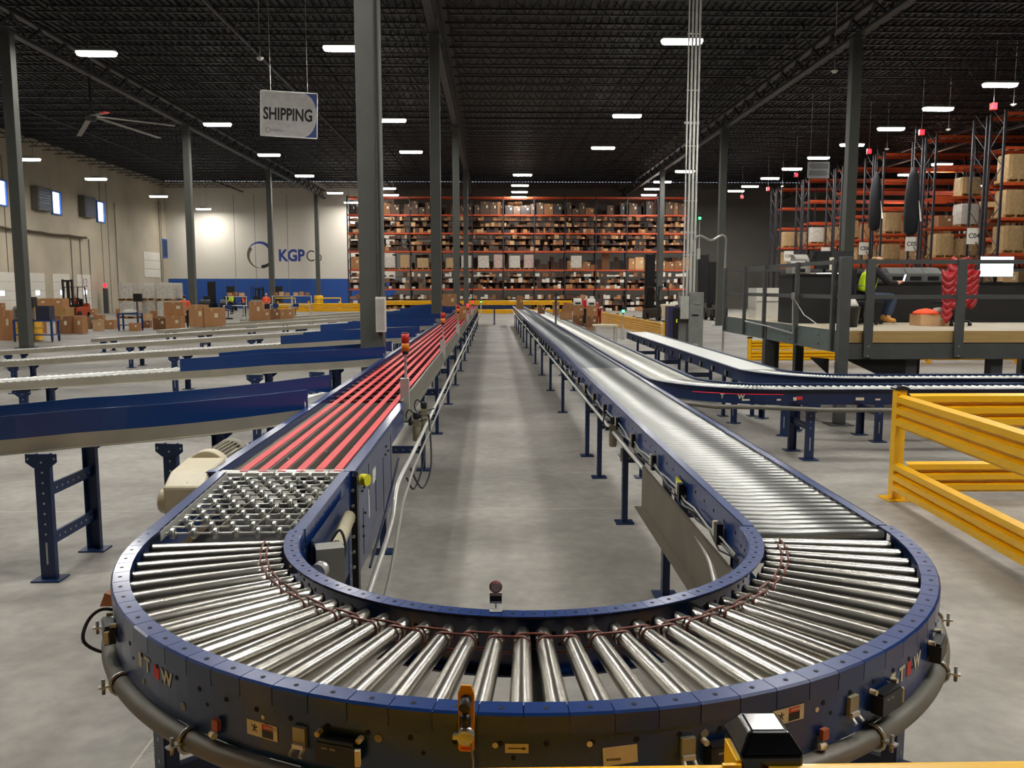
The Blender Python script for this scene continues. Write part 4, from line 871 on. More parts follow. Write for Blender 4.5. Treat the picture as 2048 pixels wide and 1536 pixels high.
def guard(lab, pts, posts=None, ht=1.1, panels=((0.07, 0.38), (0.72, 1.06)), side=1, cap=True, group=None, off=None, st=0.03, capz=0.4):
    t = thing('guard_rail', lab, 'guard rail', (pts[0][0], pts[0][1], 0), group=group)
    for i, (x, y) in enumerate(posts if posts is not None else pts):
        MB().bb(x - 0.05, x + 0.05, y - 0.05, y + 0.05, 0.012, ht).put('post', yellow, t, bev=0.006)
        MB().bb(x - 0.12, x + 0.12, y - 0.12, y + 0.12, 0, 0.012).m(1).cyl((x - 0.09, y - 0.09, 0.012), (x - 0.09, y - 0.09, 0.03), 0.012, n=6).cyl((x + 0.09, y - 0.09, 0.012), (x + 0.09, y - 0.09, 0.03), 0.012, n=6).put('base_plate', [yellow, zinc], t)
        if cap: o = place('post_cap', postcap, t, loc=(x - t.location.x, y - t.location.y, ht)); o.scale.z = capz; b = o.modifiers.new('bevel', 'BEVEL'); b.width = 0.008; b.segments = 3
    for (xa, ya), (xb, yb) in zip(pts[:-1], pts[1:]):
        d = Vector((xb - xa, yb - ya, 0)).normalized(); rt = Vector((d.y, -d.x, 0)) * (0.052 if off is None else off) * side
        a = (xa + d.x * st + rt.x, ya + d.y * st + rt.y); b = (xb - d.x * st + rt.x, yb - d.y * st + rt.y)
        if side < 0: a, b = b, a
        for z0, z1 in panels: ribs(a, b, z0, z1).put('ribbed_panel', yellow, t)
    return t
gr = guard('yellow ribbed guard rail with black capped corner post at the right of the roller curve', [(4.0, 8.2), (3.86, 5.6), (3.72, 3.0)], side=1, off=0.0, st=0.055)
gr2 = guard('yellow ribbed guard rail running across behind the corner post, in front of the turning conveyors', [(4.06, 8.2), (6.5, 8.2), (9.0, 8.2)], posts=[(6.5, 8.2), (9.0, 8.2)], side=1, off=0.0)
plate_ = MB().bb(3.956, 3.975, 8.148, 8.15, 1.0, 1.06).put('inspection_tag', redink, gr)
g3 = guard('yellow guard rail with glossy black post cap right in front of the camera', [(-3.2, 1.76), (0.56, 1.76), (3.6, 1.76)], posts=[(-3.2, 1.77), (0.598, 1.775), (3.6, 1.77)], ht=1.058, panels=((0.10, 0.41), (0.75, 1.078)), side=1, capz=1.0)
MB().bb(0.52, 0.55, 1.71, 1.8, 0.95, 1.09).bb(0.49, 0.53, 1.70, 1.71, 0.95, 1.085).put('bracket', yellow, g3)
guard('low yellow guard rail along the walkway beyond the white belt', [(6.75, 33.4), (6.65, 36.4), (6.55, 39.4), (6.4, 43.5), (6.3, 48), (6.2, 53), (6.1, 60)], ht=0.74, panels=((0.08, 0.38), (0.38, 0.70)), side=-1)
guard('long yellow guard rail before the far pallet rack', [(-9.5 + 2.6 * i, 66.0) for i in range(7)], ht=1.1, side=1)
guard('yellow guard rail between the blue wall and the spur conveyors', [(-25.0 + 2.5 * i, 70.0) for i in range(7)][3:], ht=0.95, panels=((0.1, 0.42), (0.45, 0.78)), side=1)
guard('yellow guard rail seen beneath the mezzanine floor', [(7.1, 23.3), (9.6, 23.3), (12.1, 23.3), (14.6, 23.3)], ht=0.7, panels=((0.08, 0.36), (0.38, 0.64)), side=1)
for i, X in enumerate((-17.9, -14.0)):
    tag(MB().tube([(X - 0.9, 74, 0), (X - 0.9, 74, 1.15), (X + 0.9, 74, 1.15), (X + 0.9, 74, 0)], 0.06, 8).put('hoop_barrier', yellow), 'yellow hoop barrier before the blue wall, ' + ['next to the round column guard', 'nearer the far rack'][i], 'barrier', 'hoop barriers')
# ------------------------------------------------------------------ mezzanine
PX0, PX1, PY0, PY1, PZ = 5.26, 12.3, 12.9, 19.3, 1.43
mz = thing('mezzanine', 'low grey steel work platform with railings at the right', 'platform', (PX0, PY0, 0))
MB().bb(PX0 + 0.03, PX1, PY0 + 0.03, PY1, PZ - 0.03, PZ).put('deck', mat('pale_deck_board', (176, 166, 146), 0.7, 0, 0.08, 2), mz)
MB().bb(PX0 + 0.12, PX1, PY0, PY0 + 0.03, PZ - 0.18, PZ).put('deck_edge', plywood, mz, label='plywood edge of the floor')
m = MB().bb(PX0 + 0.1, PX1, PY0 - 0.04, PY0 - 0.02, PZ - 0.42, PZ - 0.18).bb(PX0 + 0.1, PX1, PY0 - 0.04, PY0 + 0.06, PZ - 0.19, PZ - 0.18).bb(PX0 + 0.1, PX1, PY0 - 0.04, PY0 + 0.06, PZ - 0.43, PZ - 0.42); m.put('front_beam', railgrey, mz)
m = MB().bb(PX0, PX0 + 0.02, PY0, PY1, PZ - 0.32, PZ).bb(PX0, PX0 + 0.08, PY0, PY1, PZ - 0.01, PZ).bb(PX0, PX0 + 0.08, PY0, PY1, PZ - 0.33, PZ - 0.32).m(1)
for y in (13.6, 14.9, 16.4, 17.6): m.cyl((PX0 - 0.012, y, PZ - 0.1), (PX0, y, PZ - 0.1), 0.015, n=6).cyl((PX0 - 0.012, y, PZ - 0.24), (PX0, y, PZ - 0.24), 0.015, n=6)
m.put('side_beam', [platgrey, black], mz)
for x, y in ((5.33, 16.3), (6.0, 18.0), (6.5, 13.1), (7.85, 13.1), (10.4, 13.1), (6.9, 19.0), (9.5, 18.9), (12, 18.9)):
    MB().bb(x - 0.09, x + 0.09, y - 0.09, y + 0.09, 0.015, PZ - 0.03).bb(x - 0.15, x + 0.15, y - 0.15, y + 0.15, 0, 0.015).put('leg', railgrey, mz)
MB().bb(PX0 - 0.03, PX0 + 0.125, PY0 - 0.19, PY0 - 0.05, 0.015, 2.55).bb(PX0 - 0.14, PX0 + 0.23, PY0 - 0.28, PY0 + 0.05, 0, 0.015).put('corner_post', railgrey, mz, bev=0.01)
MB().ext([(5.42, 12.98, 1.0), (6.4, 12.98, 1.0), (6.4, 12.98, 0.55)], (0, 0.02, 0)).ext([(4.9, 12.99, 1.02), (5.2, 12.99, 1.0), (5.2, 12.99, 0.75)], (0, 0.02, 0)).put('gusset_sheet', black, mz)
for y in (13.02, 14.6, 16.35, 17.65, 19.15): MB().bar((PX0 - 0.02, y, PZ - 0.3), (PX0 - 0.02, y, PZ + 1.09), 0.06, 0.075, up=(0, 1, 0)).put('railing_post', railgrey, mz)
for x in (5.72, 7.12, 8.52, 9.92, 11.3): MB().bar((x, PY0 - 0.07, PZ - 0.4), (x, PY0 - 0.07, PZ + 1.09), 0.13, 0.05, up=(0, 1, 0)).m(1).cyl((x, PY0 - 0.105, PZ - 0.23), (x, PY0 - 0.09, PZ - 0.23), 0.014, n=6).cyl((x, PY0 - 0.105, PZ - 0.38), (x, PY0 - 0.09, PZ - 0.38), 0.014, n=6).put('railing_post', [railgrey, zinc], mz)
for z in (PZ + 1.05, PZ + 0.52):
    MB().bar((PX0 + 0.02, PY0, z), (PX0 + 0.02, PY1, z), 0.03, 0.065).put('handrail', railgrey, mz); MB().bar((PX0 + 0.1, PY0 - 0.03, z), (PX1, PY0 - 0.03, z), 0.03, 0.065).put('handrail', railgrey, mz)
    MB().bar((PX0, PY1, z), (PX1, PY1, z), 0.03, 0.065).put('handrail', railgrey, mz)
MB().bb(5.15, 5.17, 14.5, 14.62, PZ + 0.46, PZ + 0.58).m(1).tube([(5.16, 14.56, PZ + 0.46), (5.18, 14.6, PZ + 0.1), (5.16, 14.5, PZ - 0.12), (5.14, 16, PZ - 0.05), (5.13, 17.2, PZ - 0.02)], 0.012, 6).tube([(5.16, 14.56, PZ + 0.5), (5.3, 14.4, PZ + 0.2), (5.5, 14.2, PZ + 0.02)], 0.008, 6).put('outlet_box', [greyp, alu], mz)
# furniture and kit on the platform
def desk(lab, x0, x1, y0, y1, z):
    t = thing('desk', lab, 'desk', ((x0 + x1) / 2, y0, PZ))
    MB().bb(x0, x1, y0, y1, z - 0.03, z).put('desktop', black, t)
    MB().bb(x0 + 0.02, x1 - 0.02, y0 + 0.03, y0 + 0.05, PZ, z - 0.03).put('modesty_panel', mat('black_laminate', (22, 21, 22), 0.6), t)
    for x in (x0 + 0.03, x1 - 0.03): MB().bb(x - 0.02, x + 0.02, y0 + 0.05, y1, PZ, z - 0.03).put('side_panel', MATS['black_laminate'], t)
    return t
desk('tall black counter at the left of the platform, under the printers', 5.52, 6.95, 15.6, 16.4, 2.34)
desk('long black desk on the platform behind the red jacket', 7.15, 12.1, 16.0, 16.8, 2.19)
tag(MB().bb(5.66, 6.15, 18.2, 18.8, PZ, 2.08).m(1).bb(5.67, 6.14, 18.19, 18.2, 1.78, 1.80).put('storage_cabinet', [white, greyp]), 'plain white cabinet standing at the back left of the platform', 'cabinet')
def printer(lab, x, y, z, s=1.0, m_=None, group=None):
    t = thing('printer', lab, 'printer', (x, y, z), group=group); m_ = m_ or mat('printer_grey', (150, 148, 140), 0.5)
    bd_ = MB().bb(x - 0.16 * s, x + 0.16 * s, y - 0.15 * s, y + 0.2 * s, z, z + 0.16 * s).put('body', m_, t, bev=0.015)
    MB().ext([(x - 0.15 * s, y - 0.14 * s, z + 0.16 * s), (x - 0.15 * s, y + 0.19 * s, z + 0.16 * s), (x - 0.15 * s, y + 0.19 * s, z + 0.26 * s), (x - 0.15 * s, y, z + 0.25 * s)], (0.3 * s, 0, 0)).put('lid', m_, t, bev=0.01)
    MB().bb(x - 0.1 * s, x + 0.1 * s, y - 0.152 * s, y - 0.15 * s, z + 0.03 * s, z + 0.1 * s).put('slot', black, bd_)
    return t
printer('pale label printer with round lid on the tall black counter', 5.68, 15.85, 2.34, 0.95)
printer('taller pale printer on a stand behind the label printer on the counter', 5.85, 16.2, 2.5, 0.85)
tag(MB().bb(5.7, 6.0, 16.05, 16.35, 2.34, 2.5).put('printer_stand', greyp), 'small grey riser box carrying the taller printer', 'riser')
for i, x in enumerate((7.72, 8.06, 8.40)): printer('grey desktop printer beside the seated person, %s of three' % ['left one', 'middle one', 'right one'][i], x, 16.3, 2.19, 1.1, mat('dark_printer_grey', (96, 98, 96), 0.5), 'grey desktop printers')
tag(MB().bb(6.1, 6.62, 15.7, 16.0, 2.34, 2.36).put('paper_stack', glow('glowing_paper', (250, 250, 245), 0.6)), 'glowing sheet of paper lying on the tall black counter', 'paper')  # paper given its own glow to look brightly lit
def monitor(lab, x, y, z, wd, ht, rz=0.0, lit=True):
    t = thing('monitor', lab, 'monitor', (x, y, z), rz)
    fr_ = MB().bb(-wd / 2 - 0.012, wd / 2 + 0.012, 0, 0.03, 0.1, 0.1 + ht + 0.024).put('frame', black, t, loc=(0, 0, 0), bev=0.004)
    MB().bb(-wd / 2, wd / 2, -0.002, 0, 0.112, 0.112 + ht).put('screen', screen if lit else hole, fr_, loc=(0, 0, 0))
    MB().bb(-0.03, 0.03, 0.03, 0.05, 0.01, 0.22).bb(-0.12, 0.12, -0.04, 0.12, 0, 0.012).put('stand', black, t, loc=(0, 0, 0))
monitor('wide monitor with a bright white screen on the long black desk', 9.62, 16.15, 2.19, 0.68, 0.37, 0.1)
monitor('dark monitor turned away behind the tall black counter', 6.35, 16.2, 2.34, 0.5, 0.3, 0.4, False)
tag(MB().tube([(6.6, 16.3, 2.34), (6.62, 16.3, 2.7)], 0.02, 8).bb(6.1, 6.9, 16.25, 16.35, 2.62, 2.78).m(1).bb(6.42, 6.50, 16.2, 16.22, 2.42, 2.66).put('display_arm', [mat('dark_grey_plastic', (44, 44, 46), 0.5), paper]), 'dark shelf unit with hanging paper over the tall counter', 'shelf')
# generic carton
CM = {}
def carton(x, y, z, sx, sy, sz, m_, lab, group=None, rz=0.0, open_=False, cat='box'):
    if m_.name not in CM:
        mm = MB().bb(-0.5, 0.5, -0.5, 0.5, 0, 1).m(1).bb(-0.07, 0.07, -0.502, 0.502, 0.82, 1.003).m(2).bb(0.14, 0.34, -0.504, -0.5, 0.5, 0.72); CM[m_.name] = mm.mesh('cardboard_box', [m_, mat('packing_tape', (186, 150, 104), 0.35), paper])
    o = bpy.data.objects.new('cardboard_box', CM[m_.name]); COL.objects.link(o); o.location = (x, y, z); o.scale = (sx, sy, sz); o.rotation_euler.z = rz
    return tag(o, lab, cat, group)
cb = carton(7.62, 14.7, PZ, 0.5, 0.4, 0.2, card3, 'open brown and white carton on the platform floor with an orange vest in it')
tag(MB().lathe([(0.02, 0.1), (0.12, 0.08), (0.2, 0.04), (0.22, 0.0)], 12, (7.55, 14.7, PZ + 0.2)).put('folded_vest', hiviso), 'crumpled orange vest heaped on the carton on the platform', 'vest')
tag(MB().lathe([(0.02, 0.12), (0.1, 0.1), (0.12, 0.0)], 10, (7.82, 14.75, PZ + 0.2)).put('plastic_bag', mat('clear_bag', (170, 170, 160), 0.3, 0, 0.3, 8)), 'pale crumpled plastic bag lying on the carton beside the orange vest', 'bag')
tag(MB().lathe([(0.13, 0), (0.17, 0.32), (0.175, 0.34)], 16, (6.0, 14.2, PZ)).put('waste_bin', black), 'black waste bin on the platform behind the corner post', 'bin')
tag(MB().lathe([(0.02, 0.2), (0.09, 0.12), (0.15, 0.02), (0.12, 0.0)], 9, (6.0, 14.2, PZ + 0.34)).put('bin_liner', white), 'white crumpled liner rising from the black waste bin', 'bin liner')
# ------------------------------------------------------------------ people
def skinned(name, J, E_, m_, parent, sub=2, root=0):
    me = bpy.data.meshes.new(name); me.from_pydata([j[0] for j in J], E_, []); me.materials.append(m_)
    o = bpy.data.objects.new(name, me); COL.objects.link(o)
    if parent is not None: o.parent = parent; o.matrix_parent_inverse = parent_world(parent).inverted()
    sk_ = o.modifiers.new('skin', 'SKIN'); sk_.use_smooth_shade = True
    lay = me.skin_vertices[0].data if me.skin_vertices else None
    if lay is None:
        me.attributes  # layer is made by the modifier
    for i, j in enumerate(J):
        r = j[1]; v = me.skin_vertices[0].data[i]; v.radius = (r, r) if not isinstance(r, tuple) else r; v.use_root = (i == root)
    sb = o.modifiers.new('subsurf', 'SUBSURF'); sb.levels = sub; sb.render_levels = sub
    return o
def V3(*a): return Vector(a)
def person(lab, loc, rz, P, top, legs_m, hair, vest=None, boots=None, fingers=False, held=None):
    """P: joints in the person's own frame (x right, y forward, z up)"""
    t = thing('person', lab, 'person', loc, rz)
    M = Matrix.Translation(loc) @ Matrix.Rotation(rz, 4, 'Z'); W = {k: M @ Vector(v) for k, v in P.items()}
    g = lambda k, r: (W[k], r)
    mid = lambda a, b, f=0.5: W[a].lerp(W[b], f)
    J = [g('hip', 0.13), (mid('hip', 'chest'), 0.12), g('chest', 0.135), g('neck', 0.05), (W['head'] - (W['head'] - W['neck']) * 0.35, 0.055), g('head', 0.085), (W['head'] + (W['head'] - W['neck']).normalized() * 0.09, 0.055)]
    E_ = [(0, 1), (1, 2), (2, 3), (3, 4), (4, 5), (5, 6)]
    for sd in ('l', 'r'):
        b = len(J); J += [g('sh' + sd, 0.06), g('el' + sd, 0.042), g('wr' + sd, 0.028), g('ha' + sd, 0.032)]; E_ += [(2, b), (b, b + 1), (b + 1, b + 2), (b + 2, b + 3)]
        if fingers:
            hd = (W['ha' + sd] - W['wr' + sd]).normalized(); sdv = hd.cross(Vector((0, 0, 1))).normalized(); c = len(J)
            for f in range(4): p = W['ha' + sd] + sdv * (f - 1.5) * 0.02; J += [(p + hd * 0.04, 0.009), (p + hd * (0.08 if f in (1, 2) else 0.068) - Vector((0, 0, 0.012)), 0.008)]; E_ += [(b + 3, c), (c, c + 1)]; c += 2
            J.append((W['ha' + sd] + sdv * 0.045 + hd * 0.015, 0.010)); J.append((W['ha' + sd] + sdv * 0.055 + hd * 0.045, 0.009)); E_ += [(b + 3, c), (c, c + 1)]
        b = len(J); J += [g('th' + sd, 0.085), g('kn' + sd, 0.055), g('an' + sd, 0.038), g('to' + sd, 0.035)]; E_ += [(0, b), (b, b + 1), (b + 1, b + 2), (b + 2, b + 3)]
    skinned('body', J, E_, skin, t)
    fw = M.to_3x3() @ Vector((0, 1, 0)); hd = W['head']; rt = M.to_3x3() @ Vector((1, 0, 0)); fw = (M.to_3x3() @ Vector(P.get('look', (0, 1, 0)))).normalized(); rt = fw.cross(Vector((0, 0, 1))).normalized()
    mm = MB().lathe([(0.001, 0.03), (0.012, 0.0), (0.014, -0.01), (0.004, -0.014)], 8, hd + fw * 0.088); mm.put('nose', skin, t)
    mm = MB()
    for s1 in (-1, 1): mm.lathe([(0.003, 0.007), (0.009, 0), (0.003, -0.007)], 8, hd + fw * 0.083 + rt * s1 * 0.032 + Vector((0, 0, 0.02)))
    mm.put('eyes', black, t); MB().bar(hd + fw * 0.086 - rt * 0.02 - Vector((0, 0, 0.04)), hd + fw * 0.086 + rt * 0.02 - Vector((0, 0, 0.04)), 0.008, 0.007).put('mouth', mat('lips', (170, 92, 84)), t)
    b = -fw
    HJ = [(hd + Vector((0, 0, 0.055)) + b * 0.02, 0.092), (hd + b * 0.05 + Vector((0, 0, 0.0)), 0.085)]
    if hair[1] > 0: HJ.append((hd + b * 0.07 - Vector((0, 0, hair[1])), 0.05))
    skinned('hair', HJ, [(i, i + 1) for i in range(len(HJ) - 1)], hair[0], t)
    TJ = [g('hip', 0.145), (mid('hip', 'chest'), 0.14), g('chest', 0.155), (mid('chest', 'neck', 0.6), 0.08)]; TE = [(0, 1), (1, 2), (2, 3)]
    for sd in ('l', 'r'): c = len(TJ); TJ += [g('sh' + sd, 0.075), g('el' + sd, 0.056), (mid('el' + sd, 'wr' + sd, 0.92), 0.042)]; TE += [(2, c), (c, c + 1), (c + 1, c + 2)]
    skinned('jacket' if vest else 'top', TJ, TE, top, t)
    LJ = [g('hip', 0.142)]; LE = []
    for sd in ('l', 'r'): c = len(LJ); LJ += [g('th' + sd, 0.1), g('kn' + sd, 0.07), (mid('kn' + sd, 'an' + sd, 0.9), 0.058)]; LE += [(0, c), (c, c + 1), (c + 1, c + 2)]
    skinned('trousers', LJ, LE, legs_m, t)
    if vest:
        sv_ = skinned('safety_vest', [(mid('hip', 'chest', 0.1), 0.165), (mid('hip', 'chest'), 0.162), g('chest', 0.172), (mid('chest', 'neck', 0.45), 0.12)], [(0, 1), (1, 2), (2, 3)], vest, t)
        d = (W['chest'] - W['hip']).normalized(); c = mid('hip', 'chest', 0.45); mm = MB(); q = d.orthogonal().normalized(); r_ = d.cross(q)
        mm.tube([c + (q * math.cos(2 * PI * i / 16) + r_ * math.sin(2 * PI * i / 16)) * 0.145 for i in range(16)], 0.012, 6, closed=True); mm.put('reflective_band', silver, sv_)
    for sd in ('l', 'r'): skinned('boot', [(mid('kn' + sd, 'an' + sd, 0.85), 0.055), g('an' + sd, 0.052), (mid('an' + sd, 'to' + sd), 0.05), g('to' + sd, 0.045)], [(0, 1), (1, 2), (2, 3)], boots or black, t)
    return t
STAND = dict(hip=(0, 0, 0.95), chest=(0, 0.02, 1.3), neck=(0, 0.02, 1.47), head=(0, 0.04, 1.6), shl=(-0.18, 0.02, 1.38), shr=(0.18, 0.02, 1.38), ell=(-0.24, 0.02, 1.12), elr=(0.24, 0.02, 1.12), wrl=(-0.2, 0.2, 1.0), wrr=(0.2, 0.2, 1.0), hal=(-0.17, 0.27, 1.0), har=(0.17, 0.27, 1.0),
             thl=(-0.09, 0, 0.88), thr=(0.09, 0, 0.88), knl=(-0.1, 0.02, 0.5), knr=(0.1, 0.0, 0.5), anl=(-0.11, -0.02, 0.09), anr=(0.11, -0.02, 0.09), tol=(-0.12, 0.12, 0.05), tor=(0.12, 0.12, 0.05))
# seated person on the platform, facing +X (photo right)
SIT = dict(hip=(0, -0.03, 0.50), chest=(0, 0.06, 0.86), neck=(0, 0.13, 1.03), head=(0, 0.2, 1.13), shl=(-0.18, 0.1, 0.96), shr=(0.18, 0.1, 0.96), ell=(-0.22, 0.27, 0.74), elr=(0.22, 0.3, 0.74), wrl=(-0.08, 0.52, 0.74), wrr=(0.1, 0.54, 0.74), hal=(-0.05, 0.59, 0.76), har=(0.06, 0.6, 0.76),
           thl=(-0.1, 0.05, 0.48), thr=(0.1, 0.05, 0.48), knl=(-0.12, 0.5, 0.50), knr=(0.12, 0.48, 0.50), anl=(-0.12, 0.38, 0.1), anr=(0.13, 0.36, 0.1), tol=(-0.12, 0.54, 0.05), tor=(0.13, 0.52, 0.05), look=(0, 1, -0.35))
person('seated person in fluorescent yellow vest, jeans and tan boots, holding a phone', (6.72, 15.25, PZ), -PI / 2, SIT, darkcloth, denim, (hairblond, 0.16), hivis, tanboot, True)
tag(MB().box((7.42, 15.25, PZ + 0.83), (0.012, 0.08, 0.15), ry=0.3).m(1).box((7.414, 15.25, PZ + 0.83), (0.002, 0.07, 0.13), ry=0.3).put('phone', [black, glow('phone_screen', (190, 210, 255), 1.6)]), 'phone with pale blue screen held by the seated person', 'phone')
def office_chair(lab, x, y, z, rz):
    t = thing('office_chair', lab, 'chair', (x, y, z), rz)
    MB().bb(-0.24, 0.24, -0.24, 0.22, 0.38, 0.43).put('seat', darkcloth, t, loc=(0, 0, 0), bev=0.02); MB().bb(-0.21, 0.21, -0.29, -0.25, 0.5, 1.0).put('backrest', darkcloth, t, loc=(0, 0, 0), bev=0.02)
    MB().cyl((0, 0, 0.1), (0, 0, 0.38), 0.03).bar((0, -0.1, 0.37), (0, -0.27, 0.6), 0.05, 0.02).put('gas_post', black, t, loc=(0, 0, 0))
    for k in range(5):
        a = 2 * PI * k / 5 + 0.3; lg_ = MB().bar((0, 0, 0.12), (0.3 * math.cos(a), 0.3 * math.sin(a), 0.07), 0.05, 0.03).put('leg', black, t, loc=(0, 0, 0)); MB().cyl((0.3 * math.cos(a) - 0.02, 0.3 * math.sin(a), 0.03), (0.3 * math.cos(a) + 0.02, 0.3 * math.sin(a), 0.03), 0.03, n=10).put('caster', rubber, lg_, loc=(0, 0, 0))
    return t
office_chair('black office chair under the seated person on the platform', 6.72, 15.25, PZ, -PI / 2)
office_chair('black swivel chair draped with the red puffer jacket', 8.04, 14.75, PZ, 0.15)
jk = thing('puffer_jacket', 'red quilted puffer jacket hung over the back of a swivel chair on the platform', 'jacket', (8.04, 14.5, PZ + 0.1))
def quilt(cx, cy, z0, z1, wx, wy, taper, n):
    m = MB(); rows = []; ns = n * 6
    for i in range(ns + 1):
        f = i / ns; z = z0 + (z1 - z0) * f; b = abs(math.sin(PI * n * f)) ** 0.5 * 0.6; k = taper(f)
        ring = []
        for j in range(24):
            a = 2 * PI * j / 24; rr = 1 + 0.02 * math.sin(3 * a + i)
            ring.append((cx + (wx * k + 0.05 * b) * math.cos(a) * rr, cy + (wy * k + 0.05 * b) * math.sin(a) * rr, z + 0.05 * math.sin(2 * a + 1 + cx)))
        rows += ring
    q = ns + 1; fs = [(i * 24 + j, i * 24 + (j + 1) % 24, (i + 1) * 24 + (j + 1) % 24, (i + 1) * 24 + j) for i in range(q - 1) for j in range(24)] + [tuple(range(24))[::-1], tuple(range((q - 1) * 24, q * 24))]
    m._add(rows, fs, True); return m
quilt(7.97, 14.42, PZ + 0.35, PZ + 1.06, 0.25, 0.08, lambda f: 1.08 - 0.42 * max(0, f - 0.62) / 0.38, 6).put('body', redjacket, jk)
quilt(7.77, 14.40, PZ + 0.10, PZ + 0.92, 0.09, 0.06, lambda f: 0.6 + 0.6 * f, 7).put('sleeve', redjacket, jk)
quilt(8.18, 14.40, PZ + 0.34, PZ + 0.92, 0.07, 0.06, lambda f: 0.75 + 0.5 * f, 5).put('sleeve', redjacket, jk)
quilt(7.97, 14.44, PZ + 1.02, PZ + 1.14, 0.13, 0.06, lambda f: 1.0, 2).put('hood', redjacket, jk)
# ------------------------------------------------------------------ electrical cabinets and conduits
ec = thing('electrical_cabinet', 'tall grey electrical cabinet standing beside the white belt conveyor', 'cabinet', (5.75, 24, 0))
MB().bb(5.55, 5.97, 24, 24.5, 0.05, 1.95).put('body', greyp, ec, bev=0.01); ed_ = MB().bb(5.57, 5.95, 23.98, 24, 0.1, 1.92).put('door', mat('door_grey', (124, 126, 122), 0.45), ec)
MB().bb(5.66, 5.86, 23.96, 23.98, 1.62, 1.68).m(1).bb(5.63, 5.82, 23.97, 23.98, 1.28, 1.33).m(2).bb(5.62, 5.82, 23.965, 23.98, 0.25, 0.5).put('nameplate', [zinc, black, alu], ed_)
eb = thing('switch_box', 'narrow pale grey switch box fixed left of the tall electrical cabinet', 'switch box', (5.4, 24, 0.1))
MB().bb(5.30, 5.54, 23.95, 24.2, 1.2, 1.84).put('body', mat('pale_switch_grey', (176, 176, 168), 0.45), eb, bev=0.01); MB().bb(5.29, 5.54, 24.2, 24.25, 0.0, 1.95).put('back_plate', greyp, eb)
tag(MB().bb(4.98, 5.26, 24.0, 24.5, 0, 1.56).m(1).bb(5.1, 5.26, 23.99, 24.0, 0.1, 1.5).m(2).bb(5.19, 5.23, 23.98, 23.99, 1.1, 1.2).put('control_cabinet', [mat('indigo_cabinet', (48, 46, 84), 0.4), black, ylabel], bev=0), 'dark indigo control cabinet left of the grey electrical boxes', 'cabinet')
for i, (x, r, l) in enumerate(((5.40, 0.022, 'leftmost'), (5.50, 0.03, 'second from left'), (5.60, 0.035, 'middle'), (5.70, 0.03, 'fourth from left'))):
    m = MB().tube([(x, 24.1, 1.84 if x < 5.55 else 1.95), (x, 24.1, 12.27)], r, 10)
    z = 3.0
    while z < 12: m.bar((x - r * 1.6, 24.1 + r, z), (x + r * 1.6, 24.1 + r, z), 0.01, 0.03); z += 1.5
    tag(m.put('electrical_conduit', alu), 'tall pale conduit rising from the electrical cabinets to the roof, %s' % l, 'conduit', 'roof conduits of the cabinets')
tag(MB().bb(5.34, 5.76, 24.15, 24.19, 3.6, 3.66).bb(5.34, 5.76, 24.15, 24.19, 6.6, 6.66).put('conduit_bracket', zinc), 'pair of cross brackets tying the roof conduits together', 'bracket')
tag(MB().tube(sm([(5.64, 24.1, 3.1), (5.66, 24.1, 3.35), (5.74, 24.1, 3.5), (5.86, 24.12, 3.53), (6.0, 24.16, 3.48), (6.14, 24.2, 3.42), (6.28, 24.25, 3.44), (6.42, 24.3, 3.52), (6.56, 24.38, 3.56), (6.66, 24.45, 3.48), (6.69, 24.5, 3.3), (6.68, 24.5, 2.5), (6.68, 24.5, 0.02)]), 0.032, 10).put('flexible_conduit', mat('bright_flex', (190, 190, 184), 0.3, 0.7, 0.2, 40)), 'silver flexible conduit arching across to a vertical pipe', 'conduit')
stack_light(5.82, 24.1, 3.0, 0.95, 'green glowing beacon on a white pole by the roof conduits', 'green')
tag(MB().tube([(5.82, 24.1, 1.95), (5.82, 24.1, 2.9)], 0.012, 8).put('beacon_pipe', rubber), 'thin dark pipe carrying the green beacon above the electrical cabinet', 'pipe')
# ------------------------------------------------------------------ pallet racks
LV = [1.95, 3.62, 5.22, 6.78, 8.35, 9.86]
def rack(lab, x0, nb, y0, dep, back_stuff=False, group=None, bay=2.7):
    t = thing('pallet_rack', lab, 'pallet rack', (x0, y0, 0), group=group)
    um = MB()
    for yy in (0, dep): um.bb(-0.05, 0.05, yy - 0.04, yy + 0.04, 0, 9.95)
    z = 0.3; s1 = True
    while z < 9.4: um.bar((0, 0.04, z if s1 else z + 0.9), (0, dep - 0.04, z + 0.9 if s1 else z), 0.03, 0.03); z += 0.9; s1 = not s1
    um = um.mesh('upright_frame', rackdark)
    bm_ = MB().bb(0.05, bay - 0.05, -0.035, 0.035, -0.13, 0).mesh('beam', orangepaint)
    for i in range(nb + 1): place('upright_frame', um, t, loc=(i * bay, 0, 0))
    rear = MB(); deck = MB()
    for i in range(nb):
        for z in LV:
            place('beam', bm_, t, loc=(i * bay, -0.03, z))
            rear.bb(x0 + i * bay + 0.05, x0 + (i + 1) * bay - 0.05, y0 + dep - 0.03, y0 + dep + 0.03, z - 0.13, z)
            for q in range(6): deck.bb(x0 + i * bay + 0.2 + q * 0.45, x0 + i * bay + 0.26 + q * 0.45, y0, y0 + dep, z - 0.03, z - 0.01)
    rear.put('rear_beams', orangepaint, t); deck.put('deck_bars', mat('deck_bar', (120, 92, 74), 0.5, 0.4), t)
    return t
FR = thing
rack('wide orange and dark pallet rack filling the far end wall, packed with boxes', -12.55, 11, 75.0, 1.1)
RN = ['nearest', 'second nearest', 'third', 'fourth', 'fifth', 'farthest']
RY = [38.5, 44.4, 50.3, 56.2, 62.1, 68.0]
